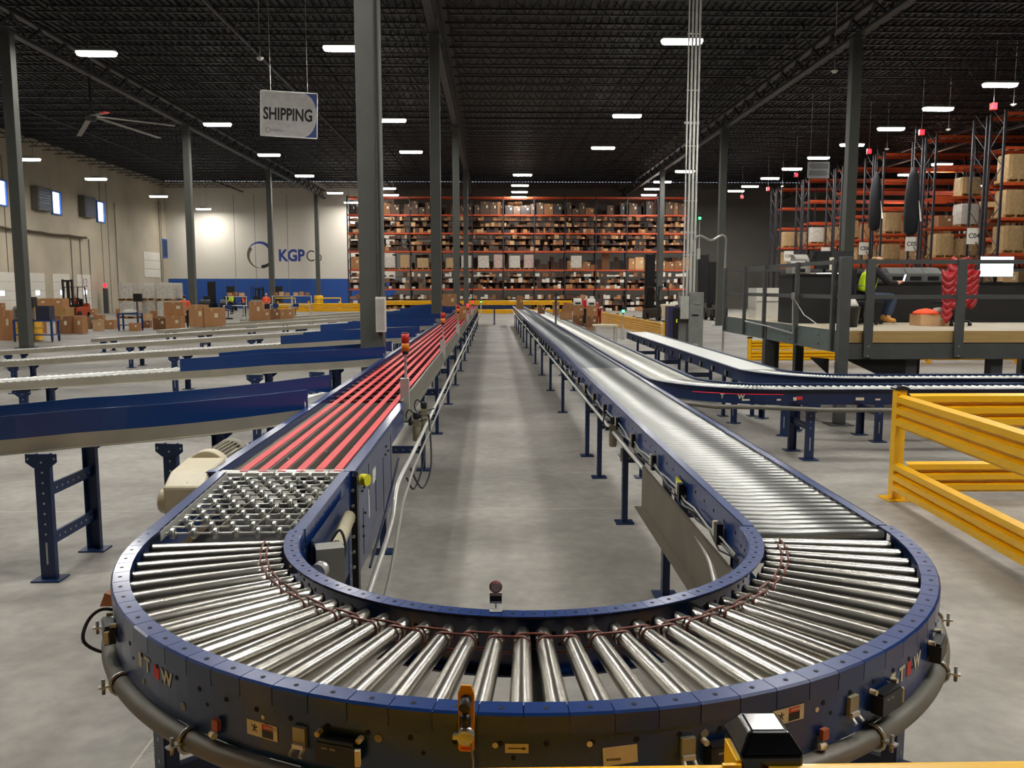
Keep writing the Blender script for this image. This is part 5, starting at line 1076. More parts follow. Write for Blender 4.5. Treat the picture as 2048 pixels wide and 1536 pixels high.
for i, y in enumerate(RY):
    xe = min(45.5, 0.66 * y + 3); nb = max(2, int((xe - 22.9) / 2.7) + 1)
    rack('tall orange beamed pallet rack row at the right, %s of the six' % RN[i], 22.9, min(nb, 8), y, 1.1, group='pallet rack rows at the right')
    rb = thing('pallet_rack', 'rear half of the %s right rack row, back to back with its front' % RN[i], 'pallet rack', (22.9, y + 1.4, 0), group='rear rack rows at the right')
    um = MB().bb(22.85, 22.95, y + 1.36, y + 1.44, 0, 9.95).bb(22.85, 22.95, y + 2.46, y + 2.54, 0, 9.95); z = 0.3
    while z < 9.4: um.bar((22.9, y + 1.44, z), (22.9, y + 2.46, z + 0.9), 0.03, 0.03); z += 0.9
    um.put('upright_frame', rackdark, rb)
    bm2 = MB()
    for z in LV: bm2.bb(22.95, 22.9 + 2.7 * min(nb, 8), y + 1.37, y + 1.43, z - 0.13, z)
    bm2.put('beam_run', orangepaint, rb)
# row-end signs, hanging beacons, sensors
for i, (y, c) in enumerate(zip([40.3, 46.3, 52.2, 58.2, 63.9], ['C04', 'C05', 'C06', 'C07', 'C08'])):
    px, py = [(1948, 472), (1823, 488), (1729, 497), (1652, 506), (1540, 522)][i]; p = aty(px, py, y)
    if i == 4: p = Vector((22.2, 64, 4.4))
    t = thing('aisle_sign', 'small white rack aisle sign reading ' + c, 'sign', (p.x, y, p.z), group=None)
    MB().bb(p.x - 0.35, p.x + 0.35, y - 0.012, y, p.z - 0.38, p.z + 0.38).put('board', white, t); text('lettering', c, 0.32, (p.x, y - 0.014, p.z), (PI / 2, 0, 0), blackink, t, 0.006, 0.001)
    MB().bar((p.x + 0.3, y + 0.01, p.z), (22.9, y + 0.01, p.z), 0.03, 0.03).put('bracket', rackdark, t)
for i, (px, py) in enumerate(((1987, 213), (1843, 265), (1738, 303), (1592, 350), (1536, 378), (1484, 394))):
    p = atz(px, py, 9.6); t = thing('hanging_beacon', 'small red lit box beacon hanging on a rod at the rack ends, %s' % RN[i], 'beacon', (p.x, p.y, p.z), group='red hanging beacons')
    MB().bb(-0.12, 0.12, -0.1, 0.1, -0.15, 0.15).put('body', redpaint, t, loc=(0, 0, 0), bev=0.02); MB().bb(-0.09, 0.09, -0.105, -0.1, -0.1, 0.1).put('lens', redglow, t, loc=(0, 0, 0)); MB().cyl((0, 0, 0.15), (0, 0, 12.28 - p.z), 0.012, n=6).put('rod', alu, t, loc=(0, 0, 0))
for i, (px, py, l) in enumerate(((520, 115, 'left of the hanging shipping sign'), (1669, 141, 'beside the column by the mezzanine'), (1897, 258, 'second over the rack ends'), (1774, 297, 'third over the rack ends'), (2027, 208, 'nearest over the rack ends'), (1565, 372, 'farther over the rack ends'))):
    p = atz(px, py, 9.7); t = thing('ceiling_sensor', 'small white dome sensor hanging on a rod, ' + l, 'sensor', (p.x, p.y, p.z))
    MB().lathe([(0.12, 0), (0.11, -0.04), (0.05, -0.09), (0.01, -0.1)], 14).put('dome', white, t, loc=(0, 0, 0)); MB().cyl((0, 0, 0), (0, 0, 12.28 - p.z), 0.012, n=6).put('rod', alu, t, loc=(0, 0, 0))
# bundles hanging at the rack ends
for i, (px, y0_, y1_, wd) in enumerate(((1749, 345, 462, 28), (1822, 335, 472, 34))):
    Y = [50.0, 44.2][i]; a, b = aty(px, y0_, Y), aty(px, y1_, Y); r = wd * Y / F / 2; h = a.z - b.z
    t = thing('hanging_net', 'dark folded safety net hanging in a bundle at a rack end, %s' % ['left one of two', 'right one of two'][i], 'net', (a.x, Y - 0.3, b.z), group='hanging net bundles')
    MB().lathe([(r * 0.35, 0), (r * 0.75, h * 0.06), (r * 0.85, h * 0.3), (r * 0.8, h * 0.6), (r * 0.6, h * 0.85), (r * 0.15, h)], 9).put('netting', mat('navy_netting', (11, 12, 20), 0.9, 0, 0.3, 8, 0.6), t, loc=(0, 0, 0))
    MB().cyl((0, 0, h), (0, 0, 12.27 - b.z), 0.012, n=5).put('rope', rackdark, t, loc=(0, 0, 0)); MB().tube([(r * 0.4, -r * 0.8, 0.5 * h), (r * 0.7, -r * 0.9, 0.2 * h)], [0.03, 0.045], 6).put('glint_streak', mat('pale_glint', (220, 214, 200), 0.3), t, loc=(0, 0, 0))  # pale strip stands in for a bright reflection streak on the bundle
# ------------------------------------------------------------------ wrapped pallet loads
def load_mesh(m_, sx, sy, sz, seed):
    rnd = random.Random(seed); m = MB(); n = 9; rows = []
    for i in range(n + 1):
        f = i / n; 
        for j in range(24):
            a = 2 * PI * j / 24; c, s_ = math.cos(a), math.sin(a); k = 1 / max(abs(c), abs(s_)); k = min(k, 1.30)
            b = 1 + rnd.uniform(-0.015, 0.015) - (0.03 if i == n else 0); rows.append((c * k * sx / 2 * b, s_ * k * sy / 2 * b, 0.14 + sz * f))
    m._add(rows, [(i * 24 + j, i * 24 + (j + 1) % 24, (i + 1) * 24 + (j + 1) % 24, (i + 1) * 24 + j) for i in range(n) for j in range(24)] + [tuple(range(24))[::-1], tuple(range(n * 24, n * 24 + 24))])
    return m.mesh('wrapped_load', m_)
pm = MB()
for i in range(5): pm.bb(-0.55 + i * 0.25, -0.43 + i * 0.25, -0.5, 0.5, 0.11, 0.14)
for x in (-0.5, 0, 0.5): pm.bb(x - 0.04, x + 0.04, -0.5, 0.5, 0.02, 0.11)
pm.bb(-0.55, 0.57, -0.5, -0.4, 0, 0.02).bb(-0.55, 0.57, 0.4, 0.5, 0, 0.02); pm = pm.mesh('pallet', wood)
LM = [load_mesh(wrap, 1.0, 0.95, 1.1, 1), load_mesh(wrapwhite, 1.0, 0.95, 1.05, 2), load_mesh(wrap, 1.05, 0.95, 0.85, 3), load_mesh(mat('pink_film', (190, 168, 160), 0.25, 0, 0.16, 6, 0.5), 0.95, 0.9, 1.15, 4)]
def pload(x, y, z, k, lab, group, rz=0.0):
    t = thing('pallet_load', lab, 'pallet load', (x, y, z), rz, group); place('pallet', pm, t, loc=(0, 0, 0)); place('wrapped_load', LM[k], t, loc=(0, 0, 0)); return t
# far rack: row at z 3.62
for i, (px, k) in enumerate(((780, 1), (812, 0), (846, 2), (904, 2), (934, 1), (967, 1), (998, 3), (1029, 1), (1058, 3), (1152, 1))):
    p = aty(px, 530, 75.4); pload(p.x, 75.5, 3.63, k, ['pale shiny', 'tan', 'low grey', 'low pale', 'striped white', 'grey topped', 'pinkish', 'bright white', 'tall pink', 'lone white'][i] + ' wrapped pallet load on the fourth tier from the top of the far rack', 'wrapped pallets on the far rack')
rnd = random.Random(21); CARDS = [card, card2, card3, whitecard, mat('shaded_brown_cardboard', (84, 66, 54), 0.8, 0, 0.15, 3), mat('charcoal_tote', (50, 48, 50), 0.6)]  # greyish brown carton tone has the far rack's shade mixed in
far_n = 0; stuff = MB(); levels = [0.0] + LV[:-1]
def farbox(x, y, z, sx, sy, sz, ci, indiv):
    global far_n
    if indiv and far_n < 150: carton(x, y, z, sx, sy, sz, CARDS[ci], ['brown', 'dark brown', 'tan', 'white', 'greyish brown', 'charcoal'][ci] + ' carton stored on the far rack', 'cartons on the far rack: ' + ['brown', 'dark brown', 'tan', 'white', 'greyish brown', 'charcoal'][ci]); far_n += 1
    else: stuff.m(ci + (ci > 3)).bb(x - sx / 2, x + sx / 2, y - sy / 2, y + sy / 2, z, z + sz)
for b in range(11):
    xb = -12.55 + b * 2.7
    for li, z in enumerate(levels):
        if li in (1, 0, 3, 4):                               # shelves of small boxes, three or four decks per tier
            for sub in range(3):
                zz = z + 0.02 + sub * 0.52; stuff.m(4).bb(xb + 0.06, xb + 2.64, 75.0, 76.0, zz - 0.015, zz)
                x = xb + 0.1
                while x < xb + 2.5:
                    wd = rnd.uniform(0.16, 0.4); ht = rnd.uniform(0.12, 0.42)
                    if rnd.random() < 0.82:
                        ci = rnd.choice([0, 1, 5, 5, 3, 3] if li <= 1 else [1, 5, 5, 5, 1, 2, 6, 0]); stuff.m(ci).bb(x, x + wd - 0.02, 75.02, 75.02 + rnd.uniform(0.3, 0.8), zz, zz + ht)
                    x += wd
        elif li == 2:
            x = xb + 0.2
            if b in (0, 7, 9, 10):
                while x < xb + 2.4: wd = rnd.uniform(0.4, 0.8); farbox(x + wd / 2, 75.5, z + 0.01, wd - 0.04, 0.8, rnd.uniform(0.4, 1.1), rnd.choice([0, 1, 2]), True); x += wd
        else:
            x = xb + 0.15
            while x < xb + 2.4:
                wd = rnd.uniform(0.35, 0.9)
                if rnd.random() < 0.8: farbox(x + wd / 2, 75.5, z + 0.01, wd - 0.05, 0.85, rnd.uniform(0.5, 1.15), rnd.choice([1, 4, 4, 4, 5]), True)
                x += wd
for b in range(22):
    for li, z in enumerate(levels):
        x = -12.5 + b * 1.35
        while x < -12.5 + (b + 1) * 1.35 - 0.1:
            wd = rnd.uniform(0.3, 0.7); hh = rnd.uniform(0.5, 1.45) if li not in (5,) else rnd.uniform(0.3, 1.2)
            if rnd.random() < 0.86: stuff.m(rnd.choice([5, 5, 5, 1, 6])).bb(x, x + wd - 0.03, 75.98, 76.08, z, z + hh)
            x += wd
tag(stuff.put('stored_boxes', [card, card2, card3, whitecard, mat('shelf_edge', (104, 48, 32), 0.5), mat('shaded_kraft', (78, 54, 42), 0.8, 0, 0.2, 3), mat('charcoal_bin', (44, 42, 46), 0.7)]), 'hundreds of small cartons and bins packed on the shelves of the far rack', 'boxes', kind='stuff')  # kraft colour darkened to paint in the dim light on the rack
# right racks: wrapped pallets and cartons on the lower tiers
nr = 0
for i, y in enumerate(RY):
    xe = min(44, 0.62 * y + 1)
    for li, z in enumerate([0.0] + LV[:4]):
        x = 22.9 + 0.75; c = 0
        while x < xe and c < 14:
            if rnd.random() < (0.85 if li < 4 else 0.18):
                if rnd.random() < 0.6: pload(x, y + 0.5, z + 0.005, rnd.choice([0, 2, 0, 1]), 'film wrapped pallet load on the %s rack row at the right' % RN[i], 'wrapped pallets on the %s right rack row' % RN[i])
                elif nr < 80: carton(x, y + 0.5, z + 0.005, rnd.uniform(0.7, 1.1), 0.8, rnd.uniform(0.5, 1.1), rnd.choice([card, card2, card3]), 'large brown carton on the %s rack row at the right' % RN[i], 'large cartons on the %s right rack row' % RN[i]); nr += 1
            x += 1.25 if (c % 2 == 0) else 1.45; c += 1
p = aty(2012, 421, 38.9); pload(23.65, 38.95, LV[3] + 0.01, 0, 'shiny tan wrapped pallet load highest on the nearest right rack row', None)
# ------------------------------------------------------------------ signs
def sign_board():
    c = aty(578, 229, 27.0); t = thing('hanging_sign', 'white hanging sign reading SHIPPING with blue curved edge', 'sign', tuple(c)); R = Matrix.Translation(c) @ Matrix.Rotation(0.035, 4, 'Y') @ Matrix.Rotation(0.12, 4, 'Z')
    def T(m): m.v = [tuple(R @ Vector(v)) for v in m.v]; return m
    W2, H2 = 0.84, 0.66
    T(MB().bb(-W2, W2, 0, 0.02, -H2, H2)).put('board', mat('sign_white', (200, 198, 196), 0.5), t)
    T(MB().bb(-W2, W2, -0.004, 0.024, H2, H2 + 0.025).bb(-W2, W2, -0.004, 0.024, -H2 - 0.025, -H2).bb(-W2 - 0.02, -W2, -0.004, 0.024, -H2, H2).bb(W2, W2 + 0.02, -0.004, 0.024, -H2, H2)).put('frame', alu, t)
    m = MB()
    for s1 in (-1, 1):
        pts = [(W2, -0.003, s1 * H2)] + [(0.40 + 0.43 * math.sin(a), -0.003, s1 * 0.66 * math.cos(a)) for a in [i * PI / 2 / 12 for i in range(13)]]
        m.ext(pts if s1 > 0 else pts[::-1], (0, 0.002, 0))
    T(m).put('blue_edge', mat('sign_blue', (46, 66, 142), 0.5), t)
    e = R.to_euler(); rot = (R @ Matrix.Rotation(PI / 2, 4, 'X')).to_euler()
    text('lettering', 'SHIPPING', 0.5, R @ Vector((-0.03, -0.006, -0.02)), rot, blackink, t, 0.014, 0.001, sx=0.70)
    text('small_lettering', 'KGPCo', 0.11, R @ Vector((-0.36, -0.006, -0.5)), rot, mat('sign_grey', (110, 112, 124)), t, 0.001, 0.001)
    T(MB().tube([(-0.62 + 0.06 * math.cos(a), -0.006, -0.5 + 0.07 * math.sin(a)) for a in [2 * PI * i / 16 for i in range(16)]], 0.009, 5, closed=True)).put('emblem', mat('sign_grey', (110, 112, 124)), t)
    for x in (-0.55, 0.55): a = R @ Vector((x, 0.01, H2)); MB().tube([a, (a.x, a.y, 12.27)], 0.008, 5).put('chain', alu, t)
sign_board()
c = aty(1637, 340, 45.0); t = thing('hanging_sign', 'grey hanging sign with two dark arrow panels near the right racks', 'sign', tuple(c))
MB().bb(c.x - 0.58, c.x + 0.58, 45, 45.03, c.z - 0.42, c.z + 0.42).put('board', mat('sign_dim', (120, 120, 122)), t)
m = MB()
for s1, zc_ in ((-1, 0.2), (1, -0.16)): m.ext([(c.x - 0.5 * s1, 44.995, c.z + zc_ + 0.13), (c.x + 0.38 * s1, 44.995, c.z + zc_ + 0.13), (c.x + 0.5 * s1, 44.995, c.z + zc_), (c.x + 0.38 * s1, 44.995, c.z + zc_ - 0.13), (c.x - 0.5 * s1, 44.995, c.z + zc_ - 0.13)], (0, 0.003, 0))
m.put('arrow_panel', black, t)
m = MB()
for zc_ in (0.2, -0.16):
    for q, (dx, wd) in enumerate(((-0.3, 0.1), (-0.17, 0.09), (-0.05, 0.1), (0.08, 0.08), (0.2, 0.1), (0.31, 0.06))): m.bb(c.x + dx - wd / 2, c.x + dx + wd / 2, 44.99, 44.994, c.z + zc_ - 0.06, c.z + zc_ + 0.06)
m.put('faint_lettering', mat('dim_sign_print', (72, 72, 74)), t)
for x in (-0.45, 0.45): MB().tube([(c.x + x, 45.01, c.z + 0.42), (c.x + x, 45.01, 12.27)], 0.01, 5).put('chain', alu, t)
# wall logo
lg = thing('wall_logo', 'blue and black KGPCo ring emblem and letters painted on the white wall', 'logo', (-21, WY - 0.01, 5.5))
wp = lambda px, py: aty(px, py, WY - 0.008)
ce = wp(521, 510); RR = (wp(548, 510).x - wp(494, 510).x) / 2; lb = mat('logo_blue', (44, 68, 150)); lk = mat('logo_black', (30, 28, 26)); lgr = mat('logo_grey', (96, 86, 76))
def crescent(a0, a1, w0, w1, m_, name):
    n = 20; out = []; inn = []
    for i in range(n + 1):
        f = i / n; a = math.radians(a0 + (a1 - a0) * f); wd = w0 + (w1 - w0) * f
        out.append((ce.x + RR * math.cos(a), WY - 0.01, ce.z + RR * math.sin(a))); inn.append((ce.x + (RR - wd) * math.cos(a), WY - 0.01, ce.z + (RR - wd) * math.sin(a)))
    m = MB(); vs = out + inn; m._add(vs, [(i, i + 1, n + 2 + i, n + 1 + i) for i in range(n)]); m._add([(v[0], v[1] + 0.006, v[2]) for v in vs], [(n + 1 + i, n + 2 + i, i + 1, i) for i in range(n)])
    m.lathe([(w1 / 2, 0), (w1 / 2, 0.004)], 12, Vector(((out[-1][0] + inn[-1][0]) / 2, WY - 0.008, (out[-1][2] + inn[-1][2]) / 2)), Matrix.Rotation(PI / 2, 4, 'X')); m.put(name, m_, lg)
crescent(162, 42, 0.02, 0.34, lb, 'blue_arc'); crescent(272, 150, 0.02, 0.34, lgr, 'grey_arc'); crescent(38, -80, 0.02, 0.34, lk, 'black_arc')
k_ = wp(583, 512); text('lettering', 'KGP', 1.55, (k_.x, WY - 0.012, k_.z), (PI / 2, 0, 0), lb, lg, 0.05, 0.003, sx=0.86)
k_ = wp(628, 513); text('lettering', 'Co', 1.55, (k_.x, WY - 0.012, k_.z), (PI / 2, 0, 0), lk, lg, -0.012, 0.003, sx=0.82)
# ceiling fan
hub = aty(182, 232, 36.0); t = thing('ceiling_fan', 'large pale ceiling fan with long blades, one tip red', 'ceiling fan', tuple(hub))
MB().lathe([(0.05, -0.2), (0.2, -0.18), (0.22, 0.0), (0.1, 0.12)], 16, hub).put('hub', joistmat, t); MB().cyl(hub + V3(0, 0, 0.1), (hub.x, hub.y, 12.27), 0.05).put('downrod', joistmat, t)
for i, (px, py, Y) in enumerate(((350, 252, 37.5), (318, 276, 40.5), (158, 272, 39.5), (213, 225, 34.5))):
    e = aty(px, py, Y); MB().bar(hub, e, 0.2, 0.03).put('blade', mat('blade_grey', (140, 138, 134), 0.4, 0.3), t)
    if i == 3: q = hub.lerp(e, 0.72); MB().bar(q, e + (e - q) * 0.05, 0.21, 0.04).put('blade_tip', mat('red_tip', (240, 60, 50), 0.4), t)
# white box on the nearest column
tag(MB().bb(-1.77, -1.63, 12.95, 13.12, 1.42, 1.95).m(1).bb(-1.76, -1.64, 12.945, 12.95, 1.45, 1.92).put('wireless_box', [white, alu], bev=0), 'tall white plastic box fixed to the nearest column', 'box')
tag(MB().tube([(-1.74, 13.1, 1.95), (-1.73, 13.11, 6), (-1.73, 13.11, 11.2)], 0.018, 6).put('column_cable', rubber), 'black cable running up the nearest column from the white box', 'cable')
# ------------------------------------------------------------------ cartons on the conveyors and floor
def cpx(x0, x1, yt, yb, z, m_, lab, group=None, dep=None, rz=0.0, Y=None):
    """carton given by its photo rectangle, standing on height z (or at depth Y)"""
    xm = (x0 + x1) / 2
    if Y is None: Y = atz(xm, yb, z).y
    a, b = aty(x0, yb, Y), aty(x1, yt, Y); d = dep or (b.x - a.x) * 0.8
    return carton((a.x + b.x) / 2, Y + d / 2, z, b.x - a.x, d, b.z - z, m_, lab, group, rz)
cpx(885, 912, 588, 619, 1.045, card, 'large brown carton at the far spurs beside the red belts', Y=40.6)
cpx(911, 935, 613, 636, ZR - 0.006, card, 'brown carton riding on the red belts', Y=27.5)
cpx(1033, 1046, 592, 616, ZR - 0.026, card, 'brown carton far down the right roller conveyor', Y=41.5)
cpx(1076, 1090, 610, 622, 0.848, card2, 'low brown carton on the lower roller conveyor', Y=40.0)
cpx(1106, 1119, 604, 626, 0.848, card, 'small brown carton near the open carton on the lower conveyor', Y=37.5)
fl = 'brown cartons stacked on the floor by the dock doors'
A_ = [(0, 19, 621, 681, card, 'tall brown carton at the left edge beside the nearest dock door'), (112, 137, 632, 668, card2, 'dark brown carton on the floor, left of a close pair'), (138, 164, 632, 667, card, 'brown carton on the floor, right of a close pair'),
      (164, 176, 634, 658, card2, 'small dark carton between the big pair and the dock'), (188, 204, 630, 657, card, 'brown carton with labels left of the white carton'), (205, 227, 640, 658, card, 'low brown carton before the white carton'), (227, 243, 637, 655, whitecard, 'white carton on the floor by the blue cart'),
      (232, 257, 618, 637, card, 'brown carton behind the blue cart'), (306, 331, 636, 659, card2, 'brown carton with dark opening right of the blue cart'), (332, 361, 632, 661, card, 'brown carton with a white sheet on its side'), (66, 84, 636, 668, card, 'brown carton beside the yellow stack'), (284, 300, 628, 640, card3, 'tan carton far behind the blue cart'), (300, 325, 622, 636, card, 'brown carton before the white wrapped pallets'),
      (175, 188, 634, 657, greyp, 'grey carton standing among the brown ones')]
for x0, x1, yt, yb, m_, l in A_: cpx(x0, x1, yt, yb, 0.0, m_, l, 'cartons on the dock floor')
A_ = [(84, 100, 624, 640, card2, 'dark brown carton behind the forklift load, left'), (150, 166, 620, 634, card3, 'pale tan carton behind the close pair'), (186, 202, 640, 662, card3, 'tan carton in front of the labelled one'), (258, 276, 646, 662, card, 'small carton right beneath the blue cart with the bag'), (283, 299, 641, 656, card2, 'small dark carton between the blue cart and the dark opening one'),
      (361, 378, 618, 646, card2, 'dark brown carton right of the big topping carton'), (322, 336, 612, 628, yellow, 'yellow carton before the white wrapped pallets'), (176, 190, 618, 630, card, 'brown carton far back near the last dock door')]
for x0, x1, yt, yb, m_, l in A_: cpx(x0, x1, yt, yb, 0.0, m_, l, 'cartons on the dock floor')
p0 = aty(0, 621, atz(9, 681).y); cpx(0, 7, 606, 621, p0.z, card, 'small carton on top of the tall one at the left edge', Y=atz(9, 681).y + 0.1)
Yb = atz(346, 661).y; z_ = aty(346, 632, Yb).z; cpx(328, 366, 604, 632, z_, card, 'big brown carton topping the one with the white sheet', Y=Yb + 0.3)
# cartons on the spurs
for x0, x1, yt, l in ((379, 407, 610, 'tallest brown carton in the group on a far spur'), (407, 441, 616, 'wide brown carton right of the tallest on the same spur')): cpx(x0, x1, yt, 649, zsp(-11), card, l, 'cartons on the sixth spur', Y=33.4, dep=0.6)
for i, (x0, x1, yt) in enumerate(((498, 523, 603), (518, 540, 619), (540, 559, 619), (559, 568, 619), (569, 584, 618))):
    cpx(x0, x1, yt, 634, zsp(-10.5), [card, card, card2, card, card][i], 'brown carton in the line on a far spur before the packing benches, %s' % ['tall leftmost', 'second', 'third', 'narrow fourth', 'rightmost'][i], 'cartons on the seventh spur', Y=39.0 + 0.02 * i, dep=0.5)
# wrapped pallet stacks by the corner
for i, px in enumerate((258, 301, 332, 350)):
    Y = 58.0 + (i % 2) * 1.5; X = aty(px, 600, Y).x
    for tier in range(2): pload(X, Y, tier * 1.19, 1, 'white wrapped pallet load, %s tier, %s stack by the dock corner' % (['lower', 'upper'][tier], ['first', 'second', 'third', 'fourth'][i]), 'white wrapped pallets by the dock corner', 0.05 * i)
# ------------------------------------------------------------------ trucks
def forklift(lab, loc, rz, mast_h, body_m, mast_m=black, cat='forklift', guard_=True, counter=None):
    t = thing('forklift', lab, cat, loc, rz)
    L = dict(loc=(0, 0, 0))
    MB().bb(-0.5, 0.5, -1.0, 0.7, 0.18, 0.75).ext([(-0.48, -1.25, 0.25), (-0.48, -1.0, 0.25), (-0.48, -1.0, 1.0), (-0.48, -1.15, 0.95), (-0.48, -1.25, 0.7)], (0.96, 0, 0)).put('body', body_m, t, bev=0.03, **L)
    if counter: MB().bb(-0.45, 0.45, -1.5, -1.05, 0.2, 1.05).put('counterweight', counter, t, bev=0.08, **L)
    m = MB()
    for x in (-0.3, 0.3): m.bb(x - 0.05, x + 0.05, 0.75, 0.87, 0.1, mast_h)
    for z in (0.5, mast_h * 0.5, mast_h - 0.1): m.bb(-0.3, 0.3, 0.77, 0.83, z - 0.06, z + 0.06)
    m.bb(-0.1 if guard_ and mast_h < 3 else -0.3, 0.1 if guard_ and mast_h < 3 else 0.3, 0.72, 0.78, 0.2, mast_h * 0.97); m.put('mast', mast_m, t, **L)
    MB().bb(-0.42, 0.42, 0.87, 0.92, 0.15, 0.6).bb(-0.3, -0.2, 0.9, 1.9, 0.08, 0.13).bb(0.2, 0.3, 0.9, 1.9, 0.08, 0.13).put('forks', black, t, **L)
    if guard_:
        m = MB()
        for x in (-0.45, 0.45): m.bar((x, 0.6, 0.7), (x, 0.35, 2.1), 0.06, 0.06).bar((x, -0.8, 0.9), (x, -0.6, 2.1), 0.06, 0.06).bar((x, 0.35, 2.1), (x, -0.6, 2.1), 0.06, 0.06)
        for k in range(6): m.bar((-0.45, 0.3 - k * 0.17, 2.1), (0.45, 0.3 - k * 0.17, 2.1), 0.04, 0.03)
        m.put('overhead_guard', black, t, **L)
    MB().bb(-0.25, 0.25, -0.6, -0.1, 0.75, 0.85).bb(-0.25, 0.25, -0.7, -0.6, 0.8, 1.3).put('seat', rubber, t, **L)
    for x, y, r in ((-0.5, 0.45, 0.25), (0.5, 0.45, 0.25), (-0.42, -0.85, 0.2), (0.42, -0.85, 0.2)): MB().cyl((x - 0.08, y, r), (x + 0.08, y, r), r, n=18).put('wheel', rubber, t, **L)
    return t
f1 = atz(105, 640, 0); forklift('forklift with dark overhead guard among cartons before the dock doors', (f1.x, f1.y + 3, 0), PI, 2.6, orangepaint)
pf = Vector((f1.x, f1.y + 3, 0)); SITF = {k: (v[0], v[1], v[2] + (0.36 if isinstance(v, tuple) and k != 'look' else 0)) for k, v in SIT.items()}
person('forklift driver in a fluorescent orange vest', (pf.x, pf.y + 0.3, 0), PI, SITF, darkcloth, darkcloth, (hairdark, 0), hiviso)
for i, (x0, x1) in enumerate(((62, 94), (94, 124))): cpx(x0, x1, 597, 619, 0.8, card, 'big brown carton carried by the forklift, %s one' % ['left', 'right'][i], 'cartons on the forklift', Y=pf.y - 3.0, dep=0.9)
tag(MB().bb(pf.x - 1.1, pf.x + 0.9, pf.y - 3.05, pf.y - 1.95, 0.0, 0.8).put('pallet_stack', wood), 'wooden pallets under the cartons at the forklift', 'pallet')
p = atz(1315, 641); forklift('tall black order picker truck with high mast beyond the low yellow guard', (p.x, p.y + 0.5, 0), 0.4, 4.2, black, cat='order picker', counter=cream)
p = aty(1411, 590, 60); forklift('black narrow mast truck standing left of the pair by the grey wall', (p.x, 60, 0), 0, 4.4, black, cat='order picker', guard_=False)
p = aty(1431, 590, 54.5); forklift('black narrow mast truck standing right of the pair by the grey wall', (p.x, 54.5, 0), 0, 3.75, black, cat='order picker', guard_=False)
for i, (px, h) in enumerate(((418, 2.6), (452, 2.2), (516, 2.0), (552, 2.2))):
    p = aty(px, 600, 76); forklift('parked dark reach truck before the blue wall, %s' % ['leftmost and widest', 'second', 'third', 'rightmost by the column'][i], (p.x, 76 + 0.8 * (i % 2), 0), 0.06 * i, h, [black, black, greyp, black][i], cat='truck', guard_=i in (2,))
# benches and stools
bench_n = ['left', 'middle', 'right']
for i, (px, Y) in enumerate(((470, 57), (562, 60), (602, 61))):
    x = aty(px, 600, Y).x; t = thing('packing_bench', 'pale packing bench with upper shelf, %s of three before the blue wall' % bench_n[i], 'bench', (x, Y, 0), group='packing benches')
    MB().bb(-0.7, 0.7, -0.35, 0.35, 0.86, 0.9).put('top', white, t, loc=(0, 0, 0)); MB().bb(-0.7, 0.7, 0.1, 0.35, 1.45, 1.48).put('shelf', white, t, loc=(0, 0, 0))
    for sx in (-0.66, 0.66):
        for sy in (-0.3, 0.3): MB().bb(sx - 0.03, sx + 0.03, sy - 0.03, sy + 0.03, 0, 1.48 if sy > 0 else 0.86).put('leg', alu, t, loc=(0, 0, 0))
    for q in range(3): carton(x - 0.4 + q * 0.4, Y + 0.22, 1.485, 0.3, 0.2, 0.24 + 0.05 * (q % 2), CARDS[(q + i) % 3], 'small carton on the shelf of the %s packing bench' % bench_n[i], 'cartons on the %s packing bench' % bench_n[i])
    s_ = thing('stool', 'blue seated work stool in front of the %s packing bench' % bench_n[i], 'stool', (x - 0.2, Y - 0.9, 0), group='work stools')
    MB().lathe([(0.2, 0.55), (0.21, 0.58), (0.2, 0.61)], 16).bb(-0.2, 0.2, 0.16, 0.2, 0.7, 0.95).put('seat', guardblue, s_, loc=(0, 0, 0)); MB().cyl((0, 0, 0.1), (0, 0, 0.55), 0.03).bar((-0.28, 0, 0.05), (0.28, 0, 0.05), 0.05, 0.1).bar((0, -0.28, 0.05), (0, 0.28, 0.05), 0.05, 0.1).put('base', black, s_, loc=(0, 0, 0))
